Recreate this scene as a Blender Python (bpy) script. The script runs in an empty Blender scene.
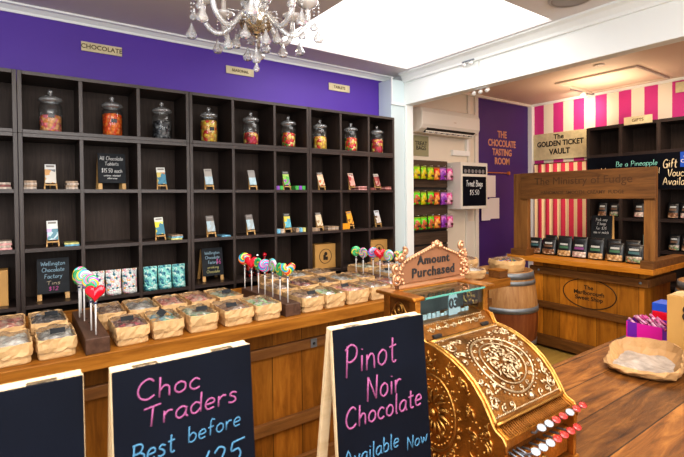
import bpy, math, random
from math import sin, cos, pi, radians as R, atan2, sqrt, hypot
from mathutils import Vector, Matrix
rnd = random.Random(7)
SC = bpy.context.scene
COL = SC.collection

# ------------------------------------------------------------------ materials
MATS = {}
def nmat(name):
    m = bpy.data.materials.new(name); m.use_nodes = True
    nt = m.node_tree; b = nt.nodes['Principled BSDF']
    MATS[name] = m
    return m, nt, b
def col4(c): return (c[0], c[1], c[2], 1)
def plain(name, c, rough=.5, metal=0, bump=0, bscale=60, spec=.5, var=0, vscale=8, emit=0, coat=0, trans=0):
    m, nt, b = nmat(name); N, L = nt.nodes, nt.links
    b.inputs['Base Color'].default_value = col4(c); b.inputs['Roughness'].default_value = rough
    b.inputs['Metallic'].default_value = metal; b.inputs['Specular IOR Level'].default_value = spec
    if coat: b.inputs['Coat Weight'].default_value = coat; b.inputs['Coat Roughness'].default_value = .08
    if trans: b.inputs['Transmission Weight'].default_value = trans
    if emit: b.inputs['Emission Color'].default_value = col4(c); b.inputs['Emission Strength'].default_value = emit
    if bump or var:
        tc = N.new('ShaderNodeTexCoord')
    if var:
        n = N.new('ShaderNodeTexNoise'); n.inputs['Scale'].default_value = vscale; n.inputs['Detail'].default_value = 5
        L.new(tc.outputs['Object'], n.inputs['Vector'])
        r = N.new('ShaderNodeValToRGB'); r.color_ramp.elements[0].position = .3; r.color_ramp.elements[1].position = .7
        r.color_ramp.elements[0].color = col4([x*(1-var) for x in c]); r.color_ramp.elements[1].color = col4([min(1, x*(1+var)) for x in c])
        L.new(n.outputs['Fac'], r.inputs['Fac']); L.new(r.outputs['Color'], b.inputs['Base Color'])
    if bump:
        n2 = N.new('ShaderNodeTexNoise'); n2.inputs['Scale'].default_value = bscale; n2.inputs['Detail'].default_value = 4
        L.new(tc.outputs['Object'], n2.inputs['Vector'])
        bp = N.new('ShaderNodeBump'); bp.inputs['Strength'].default_value = bump; bp.inputs['Distance'].default_value = .01
        L.new(n2.outputs['Fac'], bp.inputs['Height']); L.new(bp.outputs['Normal'], b.inputs['Normal'])
    return m
def wood(name, dark, mid, light, axis='X', scale=3., stretch=14., rough=.45, bump=.25, spec=.4, coat=0, rand=True, plank=None, seam=.006):
    """grain running along AXIS; plank=(axis, width) adds board seams and a tone per board"""
    m, nt, b = nmat(name); N, L = nt.nodes, nt.links
    tc = N.new('ShaderNodeTexCoord'); mp = N.new('ShaderNodeMapping')
    s = {'X': (scale/stretch*4, scale*4, scale*4), 'Y': (scale*4, scale/stretch*4, scale*4), 'Z': (scale*4, scale*4, scale/stretch*4)}[axis]
    mp.inputs['Scale'].default_value = s
    L.new(tc.outputs['Object'], mp.inputs['Vector'])
    oi = N.new('ShaderNodeObjectInfo')
    vm = N.new('ShaderNodeVectorMath'); vm.operation = 'SCALE'; vm.inputs['Scale'].default_value = 7 if rand else 0
    cm = N.new('ShaderNodeCombineXYZ')
    for i in range(3): L.new(oi.outputs['Random'], cm.inputs[i])
    L.new(cm.outputs[0], vm.inputs[0]); L.new(vm.outputs[0], mp.inputs['Location'])
    n = N.new('ShaderNodeTexNoise'); n.inputs['Scale'].default_value = 2.2; n.inputs['Detail'].default_value = 8; n.inputs['Roughness'].default_value = .65; n.inputs['Distortion'].default_value = .6
    L.new(mp.outputs[0], n.inputs['Vector'])
    r = N.new('ShaderNodeValToRGB'); e = r.color_ramp.elements
    e[0].position = .28; e[0].color = col4(dark); e[1].position = .74; e[1].color = col4(light)
    k = e.new(.5); k.color = col4(mid)
    L.new(n.outputs['Fac'], r.inputs['Fac'])
    outc = r.outputs['Color']
    if plank:
        sp = N.new('ShaderNodeSeparateXYZ'); L.new(tc.outputs['Object'], sp.inputs[0])
        dv = N.new('ShaderNodeMath'); dv.operation = 'DIVIDE'; dv.inputs[1].default_value = plank[1]
        L.new(sp.outputs['XYZ'.index(plank[0])], dv.inputs[0])
        fl = N.new('ShaderNodeMath'); fl.operation = 'FLOOR'; L.new(dv.outputs[0], fl.inputs[0])
        fr = N.new('ShaderNodeMath'); fr.operation = 'FRACT'; L.new(dv.outputs[0], fr.inputs[0])
        wn = N.new('ShaderNodeTexWhiteNoise'); wn.noise_dimensions = '1D'; L.new(fl.outputs[0], wn.inputs['W'])
        mr = N.new('ShaderNodeMapRange'); mr.inputs['To Min'].default_value = .62; mr.inputs['To Max'].default_value = 1.25
        L.new(wn.outputs['Value'], mr.inputs['Value'])
        lt = N.new('ShaderNodeMath'); lt.operation = 'GREATER_THAN'; lt.inputs[1].default_value = seam/plank[1]; L.new(fr.outputs[0], lt.inputs[0])
        mu = N.new('ShaderNodeMath'); mu.operation = 'MULTIPLY'; L.new(mr.outputs[0], mu.inputs[0])
        mr2 = N.new('ShaderNodeMapRange'); mr2.inputs['To Min'].default_value = .25; L.new(lt.outputs[0], mr2.inputs['Value']); L.new(mr2.outputs[0], mu.inputs[1])
        mx = N.new('ShaderNodeVectorMath'); mx.operation = 'SCALE'; L.new(outc, mx.inputs[0]); L.new(mu.outputs[0], mx.inputs['Scale'])
        outc = mx.outputs[0]
    L.new(outc, b.inputs['Base Color'])
    b.inputs['Roughness'].default_value = rough; b.inputs['Specular IOR Level'].default_value = spec
    if coat: b.inputs['Coat Weight'].default_value = coat; b.inputs['Coat Roughness'].default_value = .15
    bp = N.new('ShaderNodeBump'); bp.inputs['Strength'].default_value = bump; bp.inputs['Distance'].default_value = .004
    L.new(n.outputs['Fac'], bp.inputs['Height']); L.new(bp.outputs['Normal'], b.inputs['Normal'])
    return m
def candy(name, cols, scale=60, rough=.25, shade=.45):
    m, nt, b = nmat(name); N, L = nt.nodes, nt.links
    tc = N.new('ShaderNodeTexCoord'); v = N.new('ShaderNodeTexVoronoi'); v.inputs['Scale'].default_value = scale
    L.new(tc.outputs['Object'], v.inputs['Vector'])
    wn = N.new('ShaderNodeSeparateColor'); L.new(v.outputs['Color'], wn.inputs[0])
    r = N.new('ShaderNodeValToRGB'); r.color_ramp.interpolation = 'CONSTANT'; e = r.color_ramp.elements
    e[0].position = 0; e[0].color = col4(cols[0]); e[1].position = 1/len(cols); e[1].color = col4(cols[1 % len(cols)])
    for i in range(2, len(cols)): k = e.new(i/len(cols)); k.color = col4(cols[i])
    L.new(wn.outputs[0], r.inputs['Fac'])
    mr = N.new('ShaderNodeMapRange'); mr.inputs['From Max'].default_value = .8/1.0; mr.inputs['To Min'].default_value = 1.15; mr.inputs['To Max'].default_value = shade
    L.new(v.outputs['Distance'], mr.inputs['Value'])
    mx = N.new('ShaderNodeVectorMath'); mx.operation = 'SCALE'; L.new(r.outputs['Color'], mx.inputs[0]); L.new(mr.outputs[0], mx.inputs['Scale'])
    L.new(mx.outputs[0], b.inputs['Base Color']); b.inputs['Roughness'].default_value = rough
    bp = N.new('ShaderNodeBump'); bp.invert = True; bp.inputs['Strength'].default_value = .8; bp.inputs['Distance'].default_value = .01
    L.new(v.outputs['Distance'], bp.inputs['Height']); L.new(bp.outputs['Normal'], b.inputs['Normal'])
    return m
def swirl(name, cols, turns=.75, arms=2):
    """candy swirl in the local XZ plane"""
    m, nt, b = nmat(name); N, L = nt.nodes, nt.links
    tc = N.new('ShaderNodeTexCoord'); sp = N.new('ShaderNodeSeparateXYZ'); L.new(tc.outputs['Object'], sp.inputs[0])
    def ma(op, a, bb=None):
        q = N.new('ShaderNodeMath'); q.operation = op
        for i, x in enumerate((a, bb)):
            if x is None: continue
            if isinstance(x, (int, float)): q.inputs[i].default_value = x
            else: L.new(x, q.inputs[i])
        return q.outputs[0]
    x, z = sp.outputs[0], sp.outputs[2]
    ang = ma('DIVIDE', ma('ARCTAN2', z, x), 2*pi)
    rad = ma('SQRT', ma('ADD', ma('MULTIPLY', x, x), ma('MULTIPLY', z, z)))
    f = ma('FRACT', ma('ADD', ma('MULTIPLY', ang, arms), ma('MULTIPLY', rad, turns/.03)))
    r = N.new('ShaderNodeValToRGB'); r.color_ramp.interpolation = 'CONSTANT'; e = r.color_ramp.elements
    e[0].position = 0; e[0].color = col4(cols[0]); e[1].position = 1/len(cols); e[1].color = col4(cols[1])
    for i in range(2, len(cols)): k = e.new(i/len(cols)); k.color = col4(cols[i])
    L.new(f, r.inputs['Fac']); L.new(r.outputs['Color'], b.inputs['Base Color'])
    b.inputs['Roughness'].default_value = .15; b.inputs['Coat Weight'].default_value = .6
    return m
def clear(name, tint=(1, 1, 1), gloss=.5, rough=.05, base=0.06, haze=0):
    """thin clear glass / film: see-through with a fresnel sheen"""
    m = bpy.data.materials.new(name); m.use_nodes = True; nt = m.node_tree; N, L = nt.nodes, nt.links
    N.clear(); out = N.new('ShaderNodeOutputMaterial'); t = N.new('ShaderNodeBsdfTransparent'); t.inputs[0].default_value = col4(tint)
    g = N.new('ShaderNodeBsdfGlossy'); g.inputs['Roughness'].default_value = rough
    lw = N.new('ShaderNodeLayerWeight'); lw.inputs[0].default_value = .5
    pw = N.new('ShaderNodeMath'); pw.operation = 'POWER'; pw.inputs[1].default_value = 4-gloss*3; L.new(lw.outputs['Facing'], pw.inputs[0])
    mr = N.new('ShaderNodeMapRange'); mr.inputs['To Min'].default_value = base; mr.inputs['To Max'].default_value = .85
    L.new(pw.outputs[0], mr.inputs['Value'])
    src = t.outputs[0]
    if haze:
        d = N.new('ShaderNodeBsdfDiffuse'); d.inputs[0].default_value = (.9, .9, .9, 1); m2 = N.new('ShaderNodeMixShader'); m2.inputs[0].default_value = haze
        L.new(t.outputs[0], m2.inputs[1]); L.new(d.outputs[0], m2.inputs[2]); src = m2.outputs[0]
    mx = N.new('ShaderNodeMixShader'); L.new(mr.outputs[0], mx.inputs[0]); L.new(src, mx.inputs[1]); L.new(g.outputs[0], mx.inputs[2])
    L.new(mx.outputs[0], out.inputs[0]); MATS[name] = m
    return m
def stripes(name, c1, c2, axis, period, offset, duty=.5, rough=.7):
    m, nt, b = nmat(name); N, L = nt.nodes, nt.links
    tc = N.new('ShaderNodeTexCoord'); sp = N.new('ShaderNodeSeparateXYZ'); L.new(tc.outputs['Object'], sp.inputs[0])
    a = N.new('ShaderNodeMath'); a.operation = 'SUBTRACT'; a.inputs[1].default_value = offset; L.new(sp.outputs[axis], a.inputs[0])
    d = N.new('ShaderNodeMath'); d.operation = 'DIVIDE'; d.inputs[1].default_value = period; L.new(a.outputs[0], d.inputs[0])
    f = N.new('ShaderNodeMath'); f.operation = 'FRACT'; L.new(d.outputs[0], f.inputs[0])
    g = N.new('ShaderNodeMath'); g.operation = 'GREATER_THAN'; g.inputs[1].default_value = duty; L.new(f.outputs[0], g.inputs[0])
    mx = N.new('ShaderNodeMix'); mx.data_type = 'RGBA'; mx.inputs['A'].default_value = col4(c1); mx.inputs['B'].default_value = col4(c2)
    L.new(g.outputs[0], mx.inputs['Factor']); L.new(mx.outputs['Result'], b.inputs['Base Color']); b.inputs['Roughness'].default_value = rough
    return m

SHELF = wood('dark_shelf', (.022, .014, .011), (.040, .027, .022), (.064, .046, .039), 'Z', 9, 18, rough=.38, bump=.1, spec=.55)
SHELFH = wood('dark_shelf_board', (.024, .016, .013), (.044, .030, .026), (.068, .050, .044), 'X', 9, 18, rough=.36, bump=.1, spec=.6)
SHELFB = wood('dark_shelf_back', (.030, .018, .013), (.050, .032, .024), (.072, .048, .036), 'Z', 9, 16, rough=.55, bump=.1, spec=.3)
PURPLE = plain('purple_paint', (.098, .036, .34), .55, var=.06, vscale=1.2)
PURPLE2 = plain('deep_purple_paint', (.058, .020, .155), .5)
CREAMW = plain('cream_wall', (.72, .62, .50), .6)
WHITEP = plain('white_paint', (.84, .86, .84), .45)
CEIL = plain('ceiling_paint', (.72, .68, .68), .7)
CEIL2 = plain('ceiling_paint_warm', (.70, .55, .45), .6)
FLOOR = wood('floor_vinyl', (.34, .22, .055), (.42, .28, .075), (.48, .33, .10), 'X', 2, 8, rough=.35, bump=.05, rand=False)
STRIPE = stripes('pink_cream_stripes', (.62, .045, .27), (.86, .77, .64), 1, .262, 1.995-.262*4, .5)
OAK = wood('counter_wood', (.14, .047, .006), (.285, .112, .016), (.42, .18, .030), 'X', 3, 12, rough=.45, bump=.2, spec=.18)
OAKV = wood('counter_plank', (.105, .036, .004), (.225, .084, .011), (.33, .137, .021), 'Z', 2.4, 7, rough=.5, bump=.2, spec=.2, plank=('X', .178), seam=.004)
OAKD = wood('counter_rail', (.09, .036, .010), (.18, .076, .022), (.26, .12, .036), 'X', 3, 10, rough=.45, bump=.25)
RUSTIC = wood('rustic_plank', (.030, .009, .002), (.155, .056, .010), (.34, .14, .030), 'X', 3.4, 6, rough=.5, bump=.5, spec=.25, plank=('Y', .12), seam=.004)
CARTV = wood('cart_plank', (.24, .085, .008), (.46, .18, .018), (.60, .26, .032), 'Z', 2.2, 7, rough=.45, bump=.15, plank=('Y', .17), seam=.004)
CARTY = wood('cart_top', (.24, .085, .008), (.44, .175, .018), (.58, .25, .034), 'Y', 3, 12, rough=.4, bump=.15)
CARTD = wood('cart_beam', (.075, .030, .007), (.145, .062, .016), (.21, .097, .027), 'Y', 3, 10, rough=.5, bump=.3)
CARTZ = wood('cart_post', (.105, .044, .012), (.20, .089, .024), (.27, .13, .038), 'Z', 3, 10, rough=.5, bump=.3)
PINE = wood('pine', (.50, .27, .09), (.62, .37, .14), (.70, .46, .20), 'Z', 4, 10, rough=.5, bump=.1)
PINEX = wood('pine_x', (.66, .48, .26), (.76, .58, .35), (.82, .66, .43), 'X', 4, 10, rough=.5, bump=.1)
BLOCK = wood('dark_block', (.05, .024, .014), (.09, .045, .028), (.13, .068, .042), 'Y', 4, 9, rough=.45, bump=.2)
PALLET = wood('pallet_board', (.045, .027, .016), (.085, .052, .032), (.13, .085, .055), 'X', 4, 12, rough=.65, bump=.3)
BARREL = wood('barrel_stave', (.22, .10, .035), (.36, .19, .075), (.47, .28, .13), 'Z', 3, 8, rough=.5, bump=.25)
BARRELR = wood('barrel_stained', (.10, .025, .008), (.17, .05, .016), (.24, .085, .028), 'Z', 3, 8, rough=.4, bump=.2)
BOARD = plain('chalkboard', (.0030, .0045, .0095), .6, var=.25, vscale=9, spec=.12)
BOARDG = plain('chalkboard_grey', (.022, .025, .029), .6, var=.3, vscale=14, spec=.2)
PINKC = plain('pink_chalk', (.28, .075, .18), .9)
BLUEC = plain('blue_chalk', (.060, .18, .29), .9)
WHITEC = plain('white_chalk', (.80, .80, .78), .9)
CREAMC = plain('cream_chalk', (.72, .60, .40), .9)
TEALC = plain('teal_chalk', (.25, .62, .55), .9)
SKYC = plain('pale_blue_chalk', (.38, .58, .70), .9)
YELC = plain('yellow_chalk', (.6, .56, .22), .9)
MAGC = plain('magenta_chalk', (.75, .15, .45), .9)
INK = plain('black_ink', (.012, .010, .010), .6)
SOFTINK = plain('brown_ink', (.10, .065, .03), .7)
BURN = plain('burnt_lettering', (.030, .014, .006), .8)
BURN2 = plain('faint_lettering', (.075, .034, .012), .8)
GOLDT = plain('gold_lettering', (.62, .30, .16), .5)
PLAQUE = plain('plaque_cream', (.64, .55, .34), .55, var=.12, vscale=20)
PLAQUEG = plain('plaque_green', (.30, .27, .15), .6)
KRAFT = plain('kraft_paper', (.58, .37, .175), .6, bump=.5, bscale=30, var=.16, vscale=14)
KRAFTIN = plain('kraft_inside', (.52, .36, .19), .75, bump=.5, bscale=45, var=.2, vscale=22)
BRASS = plain('aged_brass', (.40, .165, .028), .38, .88, bump=.25, bscale=160, var=.35, vscale=25)
BRASSD = plain('dark_brass', (.20, .082, .017), .42, .8, bump=.3, bscale=90, var=.45, vscale=20)
BRASSL = plain('bright_brass', (.46, .25, .068), .32, .95, bump=.2, bscale=120, var=.25, vscale=40)
COPPER = plain('copper_rose', (.50, .265, .145), .4, .7)
COPPERP = plain('copper_plate', (.27, .118, .055), .5, .4, var=.1, vscale=30)
SILVER = plain('worn_nickel', (.46, .35, .22), .32, .95, bump=.3, bscale=140, var=.3, vscale=60)
STEEL = plain('galvanised_steel', (.20, .22, .25), .45, .6, var=.2, vscale=14)
GLASS = clear('clear_glass', (.97, .985, .98), .7, .04, .045, .02)
CRYSTAL = clear('cut_crystal', (.93, .94, .95), .9, .03, .22, .30)
FILM = clear('clear_film', (.97, .97, .97), .6, .08, .06, .04)
CASEGL = clear('case_glass', (.97, .985, .98), .3, .03, .03)
GREENGL = clear('green_edge_glass', (.72, .93, .86), .3, .03, .05)
GREENEDGE = plain('glass_edge_green', (.09, .27, .21), .15, coat=.5)
WHITE = plain('white_plastic', (.82, .80, .76), .35)
WHITEA = plain('off_white_plastic', (.70, .64, .56), .4)
PAPER = plain('white_paper', (.74, .68, .66), .8)
DARK = plain('dark_slot', (.015, .013, .012), .6)
RED = plain('red_candy', (.70, .012, .030), .12, coat=.6)
KEYW = plain('key_white', (.30, .33, .36), .25, coat=.4)
KEYR = plain('key_red', (.34, .025, .02), .25, coat=.4)
TABG = plain('tab_blue_grey', (.30, .40, .44), .5)
SKYL = plain('skylight_panel', (1, .985, .95), .5, emit=1.25)
PEACH = clear('peach_glass', (1, .86, .74), .8, .08, .12, .55)
FLAME = plain('lamp_glow', (1, .86, .66), .4, emit=7)
BLACKP = plain('black_pouch', (.010, .011, .013), .32, bump=.3, bscale=40, coat=.15)
BLUEBOX = plain('blue_carton', (.02, .09, .50), .35)
MAGBOX = plain('magenta_carton', (.62, .015, .30), .35)
PURBOX = plain('purple_carton', (.16, .02, .34), .35)
PINKSW = candy('pink_sticks', [(.85, .18, .40), (.8, .3, .5), (.9, .45, .6), (.7, .08, .3)], 45)
CHROME = plain('chrome', (.8, .8, .8), .12, 1)
FABRIC = stripes('red_cream_cloth', (.64, .035, .085), (.98, .72, .42), 1, .1045, .0385, .5)
RIBBON = plain('navy_ribbon', (.03, .04, .12), .4)
STICK = plain('white_stick', (.80, .79, .76), .5)

# ------------------------------------------------------------------ mesh builder
class MB:
    def __init__(s): s.v = []; s.f = []; s.sm = []
    def add(s, vs, fs, smooth=False):
        o = len(s.v); s.v += [tuple(p) for p in vs]
        s.f += [tuple(i+o for i in f) for f in fs]; s.sm += [smooth]*len(fs); return s
    def box(s, x0, x1, y0, y1, z0, z1, T=None):
        vs = [(x, y, z) for x in (x0, x1) for y in (y0, y1) for z in (z0, z1)]
        if T: vs = [T @ Vector(p) for p in vs]
        return s.add(vs, [(0, 1, 3, 2), (4, 6, 7, 5), (0, 4, 5, 1), (2, 3, 7, 6), (0, 2, 6, 4), (1, 5, 7, 3)])
    def hexa(s, b, t):   # bottom 4 and top 4 corners, both counter-clockwise from above
        return s.add(list(b)+list(t), [(3, 2, 1, 0), (4, 5, 6, 7)]+[(i, (i+1) % 4, (i+1) % 4+4, i+4) for i in range(4)])
    def tube(s, pts, r, n=8, cap=True, closed=False):
        pts = [Vector(p) for p in pts]; k = len(pts)
        rr = r if isinstance(r, (list, tuple)) else [r]*k
        up = None; vs = []
        for i, p in enumerate(pts):
            a = pts[(i-1) % k] if closed or i > 0 else p; b = pts[(i+1) % k] if closed or i < k-1 else p
            t = (b-a); t = t.normalized() if t.length > 1e-9 else Vector((0, 0, 1))
            if up is None:
                up = Vector((0, 0, 1)) if abs(t.z) < .9 else Vector((1, 0, 0))
            u = (up-t*up.dot(t)); u = u.normalized() if u.length > 1e-6 else t.orthogonal().normalized()
            w = t.cross(u); up = u
            for j in range(n):
                q = 2*pi*j/n; vs.append(p+(u*cos(q)+w*sin(q))*rr[i])
        fs = []
        for i in range(k if closed else k-1):
            for j in range(n):
                a = i*n+j; b = i*n+(j+1) % n; c = ((i+1) % k)*n; fs.append((a, b, c+(j+1) % n, c+j))
        s.add(vs, fs, True)
        if cap and not closed:
            o = len(s.v)-len(vs); s.f += [tuple(o+j for j in reversed(range(n))), tuple(o+(k-1)*n+j for j in range(n))]; s.sm += [False, False]
        return s
    def lathe(s, prof, n=20, c=(0, 0, 0), M=None, smooth=True):
        vs = []; fs = []
        for r, z in prof:
            for j in range(n):
                q = 2*pi*j/n; p = Vector((max(r, 1e-5)*cos(q), max(r, 1e-5)*sin(q), z))
                if M: p = M @ p
                vs.append(p+Vector(c))
        for i in range(len(prof)-1):
            for j in range(n):
                a = i*n+j; b = i*n+(j+1) % n; fs.append((a, b, b+n, a+n))
        return s.add(vs, fs, smooth)
    def ball(s, c, r, n=8, sq=(1, 1, 1), M=None):
        pr = []
        k = max(4, n//2+1)
        vs = []; fs = []
        for i in range(k+1):
            a = -pi/2+pi*i/k
            for j in range(n):
                q = 2*pi*j/n; p = Vector((cos(a)*cos(q)*r*sq[0], cos(a)*sin(q)*r*sq[1], sin(a)*r*sq[2]))
                if M: p = M @ p
                vs.append(p+Vector(c))
        for i in range(k):
            for j in range(n):
                a = i*n+j; b = i*n+(j+1) % n; fs.append((a, b, b+n, a+n))
        return s.add(vs, fs, True)
    def prism(s, poly, a, b, axis=1, smooth=False):
        """poly in the two other axes (in XYZ order), extruded along AXIS from a to b"""
        def mk(p, h):
            q = list(p); q.insert(axis, h); return q
        n = len(poly); vs = [mk(p, a) for p in poly]+[mk(p, b) for p in poly]
        fl = 1 if axis == 1 else -1
        fs = [tuple(range(n))[::fl], tuple(range(n, 2*n))[::-fl]]+[((i, i+n, (i+1) % n+n, (i+1) % n) if fl == 1 else (i, (i+1) % n, (i+1) % n+n, i+n)) for i in range(n)]
        return s.add(vs, fs, smooth)
    def grid(s, fn, nu, nv, smooth=True):
        vs = [fn(i/nu, j/nv) for j in range(nv+1) for i in range(nu+1)]
        fs = [(j*(nu+1)+i, j*(nu+1)+i+1, (j+1)*(nu+1)+i+1, (j+1)*(nu+1)+i) for j in range(nv) for i in range(nu)]
        return s.add(vs, fs, smooth)
    def loft(s, rings, smooth=True, cap0=False, cap1=False):
        n = len(rings[0]); vs = [p for r in rings for p in r]; fs = []
        for i in range(len(rings)-1):
            for j in range(n):
                a = i*n+j; b = i*n+(j+1) % n; fs.append((a, b, b+n, a+n))
        if cap0: fs.append(tuple(reversed(range(n))))
        if cap1: fs.append(tuple((len(rings)-1)*n+j for j in range(n)))
        return s.add(vs, fs, smooth)
    def build(s, name, mat, parent=None, bevel=0, loc=None, seg=2):
        me = bpy.data.meshes.new(name); me.from_pydata(s.v, [], s.f)
        me.materials.append(mat if not isinstance(mat, str) else MATS[mat])
        me.polygons.foreach_set('use_smooth', s.sm); me.update()
        o = bpy.data.objects.new(name, me); COL.objects.link(o)
        if parent: o.parent = parent
        if loc: o.location = loc
        if bevel:
            md = o.modifiers.new('bevel', 'BEVEL'); md.width = bevel; md.segments = seg; md.limit_method = 'ANGLE'; md.angle_limit = R(40)
        return o
def tag(o, label=None, cat=None, group=None, kind=None):
    if label: o['label'] = label
    if cat: o['category'] = cat
    if group: o['group'] = group
    if kind: o['kind'] = kind
    return o
def empty(name, loc, label, cat, group=None, rz=0, rx=0):
    o = bpy.data.objects.new(name, None); COL.objects.link(o); o.location = loc; o.rotation_euler = (rx, 0, rz); o.empty_display_size = .05
    return tag(o, label, cat, group)
def struct(name, mb, mat, bevel=0): return tag(mb.build(name, mat, None, bevel), kind='structure')
KIDS = {}
def copy_tree(o, parent=None):
    c = o.copy(); COL.objects.link(c)
    if parent: c.parent = parent
    for ch in list(o.children): copy_tree(ch, c)
    return c

def fontmesh(txt, size, mat, parent, loc, rot=(pi/2, 0, 0), name='lettering', bold=0, ext=.0008, sx=1, spacing=1, align='CENTER', lead=1):
    cu = bpy.data.curves.new('font', 'FONT'); cu.body = txt; cu.size = size; cu.align_x = align; cu.align_y = 'CENTER'
    cu.extrude = ext; cu.offset = bold; cu.space_character = spacing; cu.space_line = lead; cu.resolution_u = 3
    t = bpy.data.objects.new('font', cu); COL.objects.link(t)
    dg = bpy.context.evaluated_depsgraph_get(); dg.update()
    me = bpy.data.meshes.new_from_object(t.evaluated_get(dg)); bpy.data.objects.remove(t); bpy.data.curves.remove(cu)
    me.name = name; me.materials.clear(); me.materials.append(mat)
    o = bpy.data.objects.new(name, me); COL.objects.link(o); o.parent = parent; o.location = loc; o.rotation_euler = rot; o.scale = (sx, 1, 1)
    return o

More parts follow.
